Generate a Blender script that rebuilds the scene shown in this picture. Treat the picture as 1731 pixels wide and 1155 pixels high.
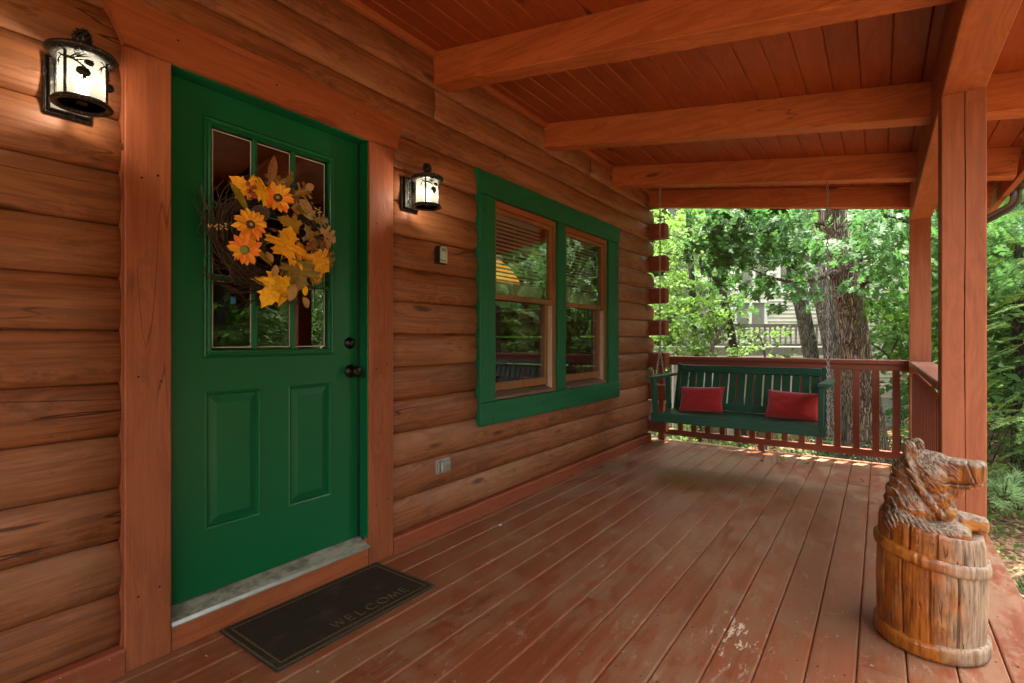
import bpy, bmesh, math, random
import numpy as np
from mathutils import Vector, Matrix, noise as mnoise

for o in list(bpy.data.objects):
    bpy.data.objects.remove(o)
SC = bpy.context.scene
COL = SC.collection
PI = math.pi
R = math.radians

# ------------------------------------------------------------------ camera
FPX, CX, CY = 868.0, 865.5, 574.5
TH = math.atan(621.5 / FPX)
CT, ST = math.cos(TH), math.sin(TH)
EYE = Vector((2.11, 0.0, 1.15))
cd = bpy.data.cameras.new('camera')
cam = bpy.data.objects.new('camera', cd)
COL.objects.link(cam)
cam.location = EYE
cam.rotation_euler = (PI / 2, 0, TH)
cd.sensor_width = 36
cd.lens = FPX / 1731 * 36
cd.shift_y = -3 / 1731
cd.clip_start = 0.02
cd.clip_end = 1000
SC.camera = cam

# ------------------------------------------------------------------ light
SUN_EL, SUN_AZ = R(74), R(20)       # azimuth measured from +y towards +x
w = bpy.data.worlds.new('World')
SC.world = w
w.use_nodes = True
wn = w.node_tree
bg = wn.nodes['Background']
sky = wn.nodes.new('ShaderNodeTexSky')
sky.sky_type = 'NISHITA'
sky.sun_disc = False
sky.sun_elevation = SUN_EL
sky.sun_rotation = SUN_AZ
sky.dust_density = 3.0
sky.ozone_density = 0.6
bg.inputs['Strength'].default_value = 0.15
hsv = wn.nodes.new('ShaderNodeHueSaturation')          # hazy white summer sky
hsv.inputs['Saturation'].default_value = 0.22
wn.links.new(sky.outputs[0], hsv.inputs['Color'])
wn.links.new(hsv.outputs[0], bg.inputs[0])
sl = bpy.data.lights.new('sun', 'SUN')
sl.energy = 2.1
sl.angle = R(0.55)
sl.color = (1.0, 0.94, 0.84)
sun = bpy.data.objects.new('sun', sl)
COL.objects.link(sun)
sd = Vector((math.sin(SUN_AZ) * math.cos(SUN_EL), math.cos(SUN_AZ) * math.cos(SUN_EL), math.sin(SUN_EL)))
sun.rotation_euler = (-sd).to_track_quat('-Z', 'Y').to_euler()
SC.view_settings.view_transform = 'Standard'
SC.view_settings.look = 'None'
SC.view_settings.exposure = 3.64
SC.view_settings.gamma = 1
SC.view_settings.use_curve_mapping = False
SC.cycles.use_denoising = True
try:
    SC.cycles.denoiser = 'OPENIMAGEDENOISE'
except Exception:
    pass
SC.cycles.max_bounces = 8
SC.cycles.diffuse_bounces = 5
SC.cycles.glossy_bounces = 3
SC.cycles.transmission_bounces = 6
SC.cycles.transparent_max_bounces = 10
SC.cycles.sample_clamp_indirect = 6
SC.cycles.caustics_reflective = False
SC.cycles.caustics_refractive = False

# ------------------------------------------------------------------ measuring helpers
def ray(u, v):
    a = (u - CX) / FPX
    return Vector((-ST + a * CT, CT + a * ST, -(v - CY) / FPX))
def at(u, v, d):
    return EYE + ray(u, v) * d
def onx(u, v, x):
    r = ray(u, v)
    return EYE + r * ((x - EYE.x) / r.x)

# ------------------------------------------------------------------ mesh helpers
class MB:
    """collects boxes, prisms, tubes and lathes for ONE mesh object"""
    def __init__(s):
        s.v = []; s.f = []; s.sm = []
    def add(s, vs, fs, smooth=False):
        n = len(s.v)
        s.v.extend([tuple(p) for p in vs])
        for f in fs:
            s.f.append(tuple(i + n for i in f)); s.sm.append(smooth)
        return s
    def box(s, a, b, ch=0.0):
        x0, y0, z0 = a; x1, y1, z1 = b
        if ch <= 0:
            return s.add([(x0,y0,z0),(x1,y0,z0),(x1,y1,z0),(x0,y1,z0),(x0,y0,z1),(x1,y0,z1),(x1,y1,z1),(x0,y1,z1)],
                  [(0,3,2,1),(4,5,6,7),(0,1,5,4),(1,2,6,5),(2,3,7,6),(3,0,4,7)])
        c = min(ch, (x1-x0)/2.1, (y1-y0)/2.1, (z1-z0)/2.1)
        V = []; idx = {}
        for sx in (0, 1):
            for sy in (0, 1):
                for sz in (0, 1):
                    p = (x1 if sx else x0, y1 if sy else y0, z1 if sz else z0)
                    q = (x1-c if sx else x0+c, y1-c if sy else y0+c, z1-c if sz else z0+c)
                    for k in range(3):
                        w_ = list(q); w_[k] = p[k]
                        idx[(sx, sy, sz, k)] = len(V); V.append(tuple(w_))
        F = []
        I = lambda a_, b_, c_, k: idx[(a_, b_, c_, k)]
        F += [(I(0,0,0,0),I(0,0,1,0),I(0,1,1,0),I(0,1,0,0)),(I(1,0,0,0),I(1,1,0,0),I(1,1,1,0),I(1,0,1,0)),
              (I(0,0,0,1),I(1,0,0,1),I(1,0,1,1),I(0,0,1,1)),(I(0,1,0,1),I(0,1,1,1),I(1,1,1,1),I(1,1,0,1)),
              (I(0,0,0,2),I(0,1,0,2),I(1,1,0,2),I(1,0,0,2)),(I(0,0,1,2),I(1,0,1,2),I(1,1,1,2),I(0,1,1,2))]
        def edge(c0, c1, k0, k1):
            q = [I(*c0, k0), I(*c0, k1), I(*c1, k1), I(*c1, k0)]
            F.append(tuple(q))
        for a_ in (0, 1):
            for b_ in (0, 1):
                edge((0,a_,b_),(1,a_,b_),1,2)
                edge((a_,0,b_),(a_,1,b_),0,2)
                edge((a_,b_,0),(a_,b_,1),0,1)
                for c_ in (0, 1):
                    F.append((I(a_,b_,c_,0),I(a_,b_,c_,1),I(a_,b_,c_,2)))
        return s.add(V, F)
    def prism(s, pts, k, a, b, smooth=False, jit=None):
        """polygon pts extruded along axis k from a to b; the other two axes take the 2-D point in x<y<z order"""
        n = len(pts); V = []
        for t in (a, b):
            for (p, q) in pts:
                c = [0, 0, 0]; o = [i for i in range(3) if i != k]
                c[o[0]] = p; c[o[1]] = q; c[k] = t; V.append(tuple(c))
        F = [(i, (i+1) % n, n+(i+1) % n, n+i) for i in range(n)]
        s.add(V, F, smooth); m = len(s.v) - 2*n
        s.f.append(tuple(m+i for i in reversed(range(n)))); s.sm.append(False)
        s.f.append(tuple(m+n+i for i in range(n))); s.sm.append(False)
        return s
    def beam(s, a, b, w_, h, up=(0,0,1), ch=0.0):
        a = Vector(a); b = Vector(b); d = (b-a); L = d.length; d.normalize()
        side = d.cross(Vector(up)).normalized(); u = side.cross(d)
        m = MB().box((-w_/2, 0, -h/2), (w_/2, L, h/2), ch)
        return s.add([a + side*p[0] + d*p[1] + u*p[2] for p in m.v], m.f)
    def tube(s, pts, rad, seg=8, cap=True, closed=False):
        pts = [Vector(p) for p in pts]; n = len(pts)
        rs = rad if hasattr(rad, '__len__') else [rad]*n
        V = []; ref = None
        for i, p in enumerate(pts):
            if closed: t = pts[(i+1) % n] - pts[i-1]
            else: t = pts[min(i+1, n-1)] - pts[max(i-1, 0)]
            t.normalize()
            if ref is None:
                ref = Vector((0,0,1)) if abs(t.z) < .9 else Vector((1,0,0))
            x = (ref - t*ref.dot(t)).normalized(); ref = x; y = t.cross(x)
            for j in range(seg):
                a = 2*PI*j/seg
                V.append(p + (x*math.cos(a) + y*math.sin(a))*rs[i])
        F = []
        for i in range(n if closed else n-1):
            i2 = (i+1) % n
            for j in range(seg):
                j2 = (j+1) % seg
                F.append((i*seg+j, i*seg+j2, i2*seg+j2, i2*seg+j))
        if cap and not closed:
            F.append(tuple(reversed(range(seg)))); F.append(tuple((n-1)*seg+j for j in range(seg)))
        return s.add(V, F, True)
    def lathe(s, prof, seg=24, axis='z', c=(0,0,0), arc=(0, 2*PI)):
        V = []; F = []; n = len(prof); full = abs(arc[1]-arc[0]-2*PI) < 1e-6
        m = seg if full else seg+1
        for (r, h) in prof:
            for j in range(m):
                a = arc[0] + (arc[1]-arc[0])*j/seg
                p = (r*math.cos(a), r*math.sin(a), h)
                if axis == 'x': p = (p[2], p[0], p[1])
                if axis == 'y': p = (p[1], p[2], p[0])
                V.append((p[0]+c[0], p[1]+c[1], p[2]+c[2]))
        for i in range(n-1):
            for j in range(seg):
                j2 = (j+1) % m if full else j+1
                F.append((i*m+j, i*m+j2, (i+1)*m+j2, (i+1)*m+j))
        if full:
            if prof[0][0] > 1e-5: F.append(tuple(reversed(range(m))))
            if prof[-1][0] > 1e-5: F.append(tuple((n-1)*m+j for j in range(m)))
        return s.add(V, F, True)
    def ball(s, c, r, seg=12, rings=8, sc=(1,1,1)):
        prof = [(math.sin(PI*i/rings), -math.cos(PI*i/rings)) for i in range(rings+1)]
        m = MB().lathe([(max(p, 1e-4), q) for p, q in prof], seg)
        return s.add([(c[0]+p[0]*r*sc[0], c[1]+p[1]*r*sc[1], c[2]+p[2]*r*sc[2]) for p in m.v], m.f, True)
    def sheet(s, pts, c=None):
        return s.add(pts, [tuple(range(len(pts)))])
    def mesh(s, name, m):
        me = bpy.data.meshes.new(name)
        me.from_pydata(s.v, [], s.f)
        me.polygons.foreach_set('use_smooth', s.sm)
        me.update()
        b = bmesh.new(); b.from_mesh(me); bmesh.ops.recalc_face_normals(b, faces=b.faces); b.to_mesh(me); b.free()
        for k in (m if isinstance(m, (list, tuple)) else [m]): me.materials.append(k)
        return me
    def build(s, name, m, parent=None, loc=(0,0,0), **tags):
        return link(name, s.mesh(name, m), parent, loc, **tags)

def link(name, me, parent=None, loc=(0,0,0), rot=None, **tags):
    o = bpy.data.objects.new(name, me); COL.objects.link(o)
    o.parent = parent; o.location = loc
    if rot is not None: o.rotation_euler = rot
    for k, v in tags.items(): o[k] = v
    return o
def thing(name, label, cat, loc=(0,0,0), rot=None, group=None, kind=None):
    o = bpy.data.objects.new(name, None); COL.objects.link(o)
    o.location = loc; o.empty_display_size = .1
    if rot is not None: o.rotation_euler = rot
    if label: o['label'] = label
    if cat: o['category'] = cat
    if group: o['group'] = group
    if kind: o['kind'] = kind
    return o
def struct(name):
    return thing(name, None, None, kind='structure')
def np_mesh(name, V, T, m):
    """V (n,3) floats, T (k,3) triangle indices"""
    me = bpy.data.meshes.new(name)
    V = np.asarray(V, dtype=np.float32); T = np.asarray(T, dtype=np.int32)
    me.vertices.add(len(V)); me.vertices.foreach_set('co', V.ravel())
    me.loops.add(T.size); me.loops.foreach_set('vertex_index', T.ravel())
    me.polygons.add(len(T)); me.polygons.foreach_set('loop_start', np.arange(0, T.size, 3, dtype=np.int32))
    me.update(calc_edges=True)
    me.materials.append(m)
    return me

# ------------------------------------------------------------------ material helpers
class NT:
    def __init__(s, name):
        s.m = bpy.data.materials.new(name); s.m.use_nodes = True
        s.t = s.m.node_tree; s.b = s.t.nodes['Principled BSDF']; s.out = s.t.nodes['Material Output']
    def n(s, ty, **kw):
        nd = s.t.nodes.new('ShaderNode' + ty)
        for k, v in kw.items():
            if k.startswith('_'): setattr(nd, k[1:], v)
            else:
                key = int(k[1:]) if k[0] == 'i' and k[1:].isdigit() else k.replace('_', ' ')
                s.put(nd.inputs[key], v)
        return nd
    def put(s, sock, v):
        if isinstance(v, bpy.types.NodeSocket): s.t.links.new(v, sock)
        elif isinstance(v, bpy.types.Node): s.t.links.new(v.outputs[0], sock)
        else:
            if hasattr(v, '__len__') and len(v) == 3 and sock.type == 'RGBA': v = (*v, 1)
            sock.default_value = v
    def math(s, op, a, b=0.0, c=None, clamp=False):
        nd = s.n('Math', _operation=op, i0=a, i1=b); nd.use_clamp = clamp
        if c is not None: s.put(nd.inputs[2], c)
        return nd.outputs[0]
    def step(s, v, a, b):       # smooth 0..1 from a to b
        nd = s.n('MapRange', _interpolation_type='SMOOTHSTEP', Value=v, From_Min=a, From_Max=b)
        return nd.outputs[0]
    def mix(s, f, a, b, mode='MIX'):
        nd = s.n('Mix', _data_type='RGBA', _blend_type=mode)
        s.put(nd.inputs[0], f); s.put(nd.inputs[6], a); s.put(nd.inputs[7], b)
        return nd.outputs[2]
    def noise(s, vec, scale, detail=3, rough=.55, dist=0.0):
        nd = s.n('TexNoise', Vector=vec, Scale=scale, Detail=detail, Roughness=rough, Distortion=dist)
        return nd.outputs[0]
    def vor(s, vec, scale, feat='F1', out=0, rnd=1.0):
        nd = s.n('TexVoronoi', _feature=feat, Vector=vec, Scale=scale, Randomness=rnd)
        return nd.outputs[out]
    def scale(s, vec, sc):
        nd = s.n('VectorMath', _operation='MULTIPLY', i0=vec, i1=sc)
        return nd.outputs[0]
    def obj(s, rnd=True):
        tc = s.n('TexCoord').outputs['Object']
        if not rnd: return tc
        r = s.n('ObjectInfo').outputs['Random']
        off = s.n('CombineXYZ', X=s.math('MULTIPLY', r, 37.3), Y=s.math('MULTIPLY', r, 71.9), Z=s.math('MULTIPLY', r, 19.7))
        return s.n('VectorMath', _operation='ADD', i0=tc, i1=off).outputs[0]
    def bump(s, h, strength=.3, dist=.004, prev=None):
        nd = s.n('Bump', Height=h, Strength=strength, Distance=dist)
        if prev is not None: s.put(nd.inputs['Normal'], prev)
        return nd.outputs[0]
    def fin(s, col=None, rough=None, nor=None, metal=None, spec=None, coat=None):
        for k, v in (('Base Color', col), ('Roughness', rough), ('Normal', nor), ('Metallic', metal), ('Specular IOR Level', spec), ('Coat Weight', coat)):
            if v is not None: s.put(s.b.inputs[k], v)
        return s.m

def axes(k, along, across):
    v = [across]*3; v['xyz'.index(k)] = along
    return tuple(v)

def wood(name, base, dark, light=None, k='y', grain=.55, fine=42, blotch=.35, rough=.62, bump=.35, knot=.8, crack=.6, grime=0.0, paint=False, spec=.35):
    """painted or stained timber; the grain runs along axis k"""
    t = NT(name); co = t.obj()
    tc = t.obj(False)
    kv = t.scale(co, axes(k, 1.7, 6.2))
    vd = t.vor(kv, 1.0)
    warp = t.step(vd, .55, .0)
    g0 = t.scale(co, axes(k, 1.3, fine))
    add = t.n('VectorMath', _operation='ADD', i0=g0, i1=t.n('CombineXYZ', X=t.math('MULTIPLY', warp, 3.2), Y=t.math('MULTIPLY', warp, 3.2), Z=t.math('MULTIPLY', warp, 3.2))).outputs[0]
    wob = t.n('TexNoise', Vector=t.scale(co, axes(k, .8, 3.0)), Scale=1.0, Detail=2).outputs[1]
    wv = t.n('VectorMath', _operation='MULTIPLY_ADD', i0=wob, i1=(5.0, 5.0, 5.0), i2=add).outputs[0]
    g1 = t.noise(wv, 1.0, 5, .68)
    g2 = t.noise(t.scale(co, axes(k, 2.6, 95)), 1.0, 4, .75)
    gr = t.step(t.math('ADD', t.math('MULTIPLY', g1, .56), t.math('MULTIPLY', g2, .44)), .42, .58)
    col = t.mix(t.math('MULTIPLY', gr, grain), base, dark)
    bl = t.noise(t.scale(co, axes(k, .7, 2.4)), 1.0, 4, .6)
    if light is not None:
        col = t.mix(t.math('MULTIPLY', t.step(bl, .46, .72), blotch), col, light)
    col = t.mix(t.math('MULTIPLY', t.step(bl, .5, .25), blotch), col, tuple(c*.55 for c in dark))
    if knot > 0:
        sel = t.step(t.vor(kv, 1.0, 'F1', 1), .62, .66) if False else t.step(t.noise(t.scale(co, axes(k, .5, 1.3)), 1.0, 1), .46, .54)
        km = t.math('MULTIPLY', t.math('MULTIPLY', t.step(vd, .17, .07), sel), knot)
        col = t.mix(km, col, tuple(c*.35 for c in dark))
    h = t.math('ADD', t.math('MULTIPLY', g1, .7), t.math('MULTIPLY', g2, .45))
    if crack > 0:
        cn = t.noise(t.scale(co, axes(k, .55, 8.5)), 1.0, 2, .4)
        cm = t.step(t.math('ABSOLUTE', t.math('SUBTRACT', cn, .5)), .006, .0)
        cs = t.step(t.noise(t.scale(co, axes(k, 1.1, 2.0)), 1.3, 2), .53, .6)
        cm = t.math('MULTIPLY', t.math('MULTIPLY', cm, cs), crack)
        col = t.mix(cm, col, tuple(c*.18 for c in dark))
        h = t.math('SUBTRACT', h, t.math('MULTIPLY', cm, 1.6))
    if grime > 0:
        gn = t.noise(tc, 9.0, 5, .7)
        col = t.mix(t.math('MULTIPLY', t.step(gn, .55, .8), grime), col, (.30, .22, .16))
        sp = t.step(t.vor(co, 34.0), .095, .06)
        sp2 = t.math('MULTIPLY', sp, t.step(t.noise(co, 6.0, 2), .54, .60))
        dkn = t.math('MULTIPLY', t.step(t.noise(t.scale(co, axes(k, 5, 16)), 1.0, 4, .75), .60, .70), min(1, grime*3))
        col = t.mix(dkn, col, tuple(c*.6 for c in dark))
        col = t.mix(t.math('MULTIPLY', sp2, min(1, grime*1.6)), col, (.5, .42, .33))
    ro = t.math('ADD', rough, t.math('MULTIPLY', t.math('SUBTRACT', g1, .5), .3))
    return t.fin(col, ro, t.bump(h, bump, .004), spec=spec)

def paint(name, col, rough=.35, var=.15, bump=.05, scuff=.0, dust=(.5, .5, .42), spec=.5):
    t = NT(name); co = t.obj()
    n1 = t.noise(co, 3.0, 4, .6)
    c = t.mix(t.math('MULTIPLY', t.step(n1, .35, .7), var*2), col, tuple(x*.72 for x in col))
    if scuff > 0:
        s1 = t.step(t.noise(t.scale(co, (1, 3.0, 9.0)), 2.2, 5, .7), .63, .74)
        c = t.mix(t.math('MULTIPLY', s1, scuff), c, dust)
    ro = t.math('ADD', rough, t.math('MULTIPLY', t.math('SUBTRACT', n1, .5), .25))
    h = t.noise(t.scale(co, (1, 1, .25)), 160, 3)
    return t.fin(c, ro, t.bump(h, bump, .002), spec=spec)

def plain(name, col, rough=.5, metal=0.0, spec=.5, bump=0, bs=80, var=.12):
    t = NT(name); co = t.obj()
    n1 = t.noise(co, 14.0, 4, .6)
    c = t.mix(t.math('MULTIPLY', t.step(n1, .3, .75), 1.0), tuple(x*(1-var) for x in col), tuple(min(1, x*(1+var)) for x in col))
    nor = t.bump(t.noise(co, bs, 3), bump, .003) if bump else None
    return t.fin(c, rough, nor, metal, spec)

M = {}
# logs: transparent brown stain over sawn pine
M['log'] = wood('log_stain', (.300, .102, .038), (.115, .033, .012), (.40, .190, .098), 'y', grain=.66, fine=34, blotch=.5, rough=.5, bump=.7, knot=.8, crack=.8, grime=.16)
M['log_x'] = wood('log_stain_cross', (.24, .060, .030), (.125, .031, .015), (.28, .08, .042), 'x', grain=.4, fine=26, blotch=.4, rough=.6, bump=.4, knot=.3, crack=.5)
M['trim_z'] = wood('trim_stain_upright', (.320, .086, .031), (.20, .048, .016), (.36, .115, .048), 'z', grain=.62, fine=22, blotch=.45, rough=.6, bump=.4, knot=.7, crack=.5, grime=.12)
M['trim_y'] = wood('trim_stain_level', (.345, .088, .028), (.21, .048, .014), (.38, .115, .042), 'y', grain=.6, fine=22, blotch=.4, rough=.6, bump=.4, knot=.6, crack=.4, grime=.12)
M['base'] = wood('baseboard_stain', (.27, .062, .024), (.17, .035, .012), None, 'y', grain=.4, fine=22, blotch=.4, rough=.6, bump=.3, knot=.5, crack=.5, grime=.4)
M['beam'] = wood('beam_stain', (.50, .135, .038), (.32, .074, .019), (.53, .175, .060), 'x', grain=.8, fine=20, blotch=.4, rough=.55, bump=.35, knot=.9, crack=.5, grime=.10)
M['plate'] = wood('plate_stain', (.38, .102, .030), (.25, .058, .016), (.42, .13, .045), 'y', grain=.6, fine=20, blotch=.4, rough=.6, bump=.35, knot=.6, crack=.3, grime=.12)
M['ceil'] = wood('ceiling_board_stain', (.31, .062, .013), (.20, .036, .008), (.36, .085, .022), 'y', grain=.45, fine=18, blotch=.45, rough=.42, bump=.25, knot=.9, crack=.0, grime=.16)
M['post'] = wood('post_stain', (.36, .104, .042), (.24, .064, .026), (.40, .135, .060), 'z', grain=.68, fine=24, blotch=.35, rough=.6, bump=.4, knot=.55, crack=.5, grime=.10)
M['rail_x'] = wood('rail_stain', (.22, .056, .028), (.15, .038, .019), (.27, .09, .05), 'x', grain=.35, blotch=.4, rough=.6, bump=.25, knot=.2, crack=.2)
M['rail_y'] = wood('rail_stain_side', (.30, .095, .05), (.20, .055, .03), (.42, .21, .13), 'y', grain=.4, blotch=.6, rough=.6, bump=.25, knot=.2, crack=.3)
M['bal'] = wood('baluster_stain', (.225, .058, .029), (.155, .038, .019), None, 'z', grain=.3, blotch=.35, rough=.6, bump=.2, knot=.15, crack=.1)
M['sash'] = wood('window_stain', (.30, .125, .05), (.16, .055, .02), None, 'z', grain=.5, fine=40, blotch=.4, rough=.4, bump=.15, knot=0, crack=0)
M['roofing'] = plain('roof_underlay', (.06, .055, .05), .9, bump=.4)
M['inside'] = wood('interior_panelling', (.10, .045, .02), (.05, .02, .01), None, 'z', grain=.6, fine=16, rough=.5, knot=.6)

M['door'] = paint('green_door_paint', (.0025, .104, .034), .36, .04, .05, scuff=.10, dust=(.12, .2, .12), spec=.32)
M['gtrim'] = wood('green_trim_paint', (.004, .118, .044), (.003, .085, .030), (.008, .13, .055), 'y', grain=.35, fine=20, blotch=.3, rough=.5, bump=.35, knot=.7, crack=.2, grime=.05)
M['swing'] = wood('swing_paint', (.014, .070, .040), (.009, .047, .027), (.024, .090, .055), 'x', grain=.35, fine=24, blotch=.3, rough=.36, bump=.25, knot=.1, crack=.1)

def deck_mat():
    t = NT('deck_stain'); co = t.obj(); wc = t.obj(False)
    base, dark, lite = (.205, .047, .016), (.100, .021, .008), (.26, .082, .034)
    g1 = t.noise(t.scale(co, (38, .9, 38)), 1.0, 3, .6)
    g2 = t.noise(t.scale(co, (210, 4.0, 210)), 1.0, 2, .6)
    rnd = t.n('ObjectInfo').outputs['Random']
    col = t.mix(t.math('MULTIPLY', t.step(g1, .35, .65), .5), base, dark)
    col = t.mix(t.math('MULTIPLY', rnd, .6), col, lite)
    # foot-worn dusty film, heavier towards the far end and away from the mat
    sep = t.n('SeparateXYZ', i0=wc)
    far = t.step(sep.outputs[1], 1.6, 5.6)
    d1 = t.noise(wc, 2.3, 8, .74)
    d2 = t.noise(t.scale(co, (9, 2.6, 9)), 1.5, 7, .78)
    dust = t.math('MULTIPLY', t.step(t.math('ADD', t.math('MULTIPLY', d1, .55), t.math('MULTIPLY', d2, .45)), .455, .575), t.math('ADD', .42, t.math('MULTIPLY', far, .50)))
    col = t.mix(dust, col, (.25, .158, .085))
    gap = t.math('MULTIPLY', t.step(t.noise(wc, 1.1, 3, .6), .55, .75), far)
    col = t.mix(t.math('MULTIPLY', gap, .55), col, (.17, .15, .075))
    # small scratches and crumbs of bare wood
    s1 = t.step(t.vor(t.scale(co, (1, .6, 1)), 27.0), .095, .05)
    s1 = t.math('MULTIPLY', s1, t.step(t.noise(wc, 4.0, 2), .48, .60))
    sc_ = t.noise(t.scale(co, (30, 7, 30)), 1.0, 2, .4, 1.5)
    s2 = t.math('MULTIPLY', t.step(t.math('ABSOLUTE', t.math('SUBTRACT', sc_, .5)), .006, 0.0), t.step(t.noise(wc, 5.0, 2), .55, .62))
    col = t.mix(t.math('MULTIPLY', s1, .75), col, (.46, .34, .24))
    col = t.mix(t.math('MULTIPLY', s2, .55), col, (.42, .26, .17))
    s3 = t.step(t.noise(t.scale(co, (22, 8, 22)), 1.0, 5, .8, .8), .59, .66)
    col = t.mix(t.math('MULTIPLY', s3, .45), col, (.40, .25, .16))
    # one flaked patch of paint
    pd = t.n('VectorMath', _operation='DISTANCE', i0=t.scale(wc, (1.5, .62, 0)), i1=(1.66*1.5, 2.12*.62, 0)).outputs[1]
    pm = t.math('MULTIPLY', t.step(pd, .26, .02), t.step(t.math('ADD', t.noise(t.scale(co, (34, 9, 34)), 1.0, 5, .8), t.math('MULTIPLY', t.step(pd, .22, .0), .06)), .61, .625))
    col = t.mix(pm, col, (.58, .45, .32))
    ro = t.math('ADD', .40, t.math('MULTIPLY', dust, .5))
    h = t.math('ADD', t.math('MULTIPLY', g1, .6), t.math('ADD', t.math('MULTIPLY', g2, .5), t.math('MULTIPLY', pm, -.8)))
    nz_ = t.n('SeparateXYZ', i0=t.n('NewGeometry').outputs['True Normal']).outputs[2]
    ew = t.math('MULTIPLY', t.step(nz_, .985, .94), t.step(t.noise(wc, 8.0, 3, .6), .3, .6))      # paint worn off the board edges
    col = t.mix(t.math('MULTIPLY', ew, t.math('SUBTRACT', .28, t.math('MULTIPLY', far, .26))), col, (.30, .125, .065))
    return t.fin(col, ro, t.bump(h, .35, .003), spec=.34)
M['deck'] = deck_mat()

def glass_mat(name, tint=(.86, .9, .88), ior=1.52, boost=2.1):
    t = NT(name); t.t.nodes.remove(t.b)
    fc = t.n('LayerWeight', Blend=.5).outputs['Facing']
    fr = t.math('ADD', .075, t.math('MULTIPLY', t.math('POWER', fc, 4.0), .9))
    tr = t.n('BsdfTransparent', Color=(*tint, 1)); gl = t.n('BsdfGlossy', Color=(1, 1, 1, 1), Roughness=.0)
    mx = t.n('MixShader'); t.put(mx.inputs[0], t.math('MULTIPLY', fr, boost, clamp=True)); t.put(mx.inputs[1], tr); t.put(mx.inputs[2], gl)
    t.put(t.out.inputs[0], mx); return t.m
M['glass'] = glass_mat('window_glass')
def seeded_glass():
    t = NT('frosted_lamp_glass'); t.t.nodes.remove(t.b)
    co = t.obj(False)
    nz = t.noise(co, 90, 3, .7)
    tr = t.n('BsdfTransparent', Color=(.95, .93, .86, 1)); tl = t.n('BsdfTranslucent', Color=(.042, .042, .036, 1)); df = t.n('BsdfDiffuse', Color=(.055, .054, .046, 1))
    m1 = t.n('MixShader', i0=.25); t.put(m1.inputs[1], tl); t.put(m1.inputs[2], df)
    m2 = t.n('MixShader'); t.put(m2.inputs[0], t.math('ADD', .40, t.math('MULTIPLY', nz, .55))); t.put(m2.inputs[1], tr); t.put(m2.inputs[2], m1)
    t.put(t.out.inputs[0], m2); return t.m
M['lampglass'] = seeded_glass()
def bottom_glass():
    t = NT('frosted_bottom_glass'); t.t.nodes.remove(t.b)
    tl = t.n('BsdfTranslucent', Color=(.10, .098, .085, 1)); tr = t.n('BsdfTransparent', Color=(.9, .88, .8, 1))
    mx = t.n('MixShader', i0=.55); t.put(mx.inputs[1], tr); t.put(mx.inputs[2], tl)
    t.put(t.out.inputs[0], mx); return t.m
M['lampbottom'] = bottom_glass()
def emit(name, col, st):
    t = NT(name); t.fin(col, .5); t.b.inputs['Emission Color'].default_value = (*col, 1); t.b.inputs['Emission Strength'].default_value = st
    return t.m
def bulbm():
    t = NT('bulb_glow'); t.t.nodes.remove(t.b)
    tr = t.n('BsdfTransparent', Color=(.96, .95, .92, 1)); em = t.n('Emission', Color=(1.0, .88, .68, 1), Strength=.6)
    ad = t.n('AddShader'); t.put(ad.inputs[0], tr); t.put(ad.inputs[1], em)
    t.put(t.out.inputs[0], ad); return t.m
M['bulb'] = bulbm()
M['amber'] = emit('amber_shade_glow', (1.0, .36, .04), .07)
def iron():
    t = NT('antiqued_iron'); co = t.obj()
    n1 = t.noise(t.scale(co, (1, 1, .3)), 130, 4, .7)
    c = t.mix(t.step(n1, .55, .72), (.018, .015, .013), (.22, .20, .17))
    return t.fin(c, .42, t.bump(n1, .5, .002), .5)
M['iron'] = iron()
M['bronze'] = plain('oil_rubbed_bronze', (.018, .013, .011), .28, .7)
M['chain'] = plain('zinc_chain', (.38, .36, .34), .4, .85)
M['alu'] = plain('aluminium_lip', (.50, .48, .43), .5, .3, var=.2)
def thresh():
    t = NT('dirty_threshold'); co = t.obj(False)
    n1 = t.noise(t.scale(co, (1, .6, 1)), 14, 5, .7)
    c = t.mix(t.step(n1, .4, .68), (.36, .33, .25), (.13, .12, .09))
    return t.fin(c, .6, t.bump(t.noise(t.scale(co, (60, 1, 1)), 8, 2), .4, .002), .2)
M['thresh'] = thresh()
M['bead'] = plain('pale_glazing_bead', (.52, .50, .44), .5)
M['liner'] = plain('pale_jamb_liner', (.50, .40, .31), .6, bump=.2)
M['black'] = plain('black_plastic', (.012, .011, .011), .45)
M['silver'] = plain('silver_face', (.50, .50, .47), .38, .5)
M['greybox'] = plain('weathered_grey_metal', (.33, .31, .28), .5, .4, var=.25)
M['brownmetal'] = plain('brown_gutter_enamel', (.050, .030, .022), .35, .0)
M['greenlabel'] = plain('sticker_blue', (.03, .14, .30), .4)
def fabric(name, c):
    t = NT(name); co = t.obj(False)
    wv = t.n('TexWave', _wave_type='BANDS', _bands_direction='X', Vector=co, Scale=240.0).outputs[1]
    wz = t.n('TexWave', _wave_type='BANDS', _bands_direction='Z', Vector=co, Scale=240.0).outputs[1]
    h = t.math('ADD', wv, wz)
    n1 = t.noise(co, 5, 4, .6)
    cc = t.mix(t.step(n1, .3, .75), c, tuple(x*.78 for x in c))
    t.b.inputs['Sheen Weight'].default_value = .4
    return t.fin(cc, .9, t.bump(h, .25, .001), spec=.15)
M['pillow'] = fabric('red_canvas', (.34, .018, .017))
def mat_mat():
    t = NT('doormat_pile'); co = t.obj(False)
    n1 = t.noise(co, 420, 3, .8); n2 = t.noise(co, 7, 4, .6)
    c = t.mix(t.step(n1, .35, .7), (.016, .011, .007), (.060, .042, .027))
    c = t.mix(t.math('MULTIPLY', t.step(n2, .5, .75), .5), c, (.085, .060, .038))
    return t.fin(c, .95, t.bump(n1, .9, .004), spec=.1)
M['mat'] = mat_mat()
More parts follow.
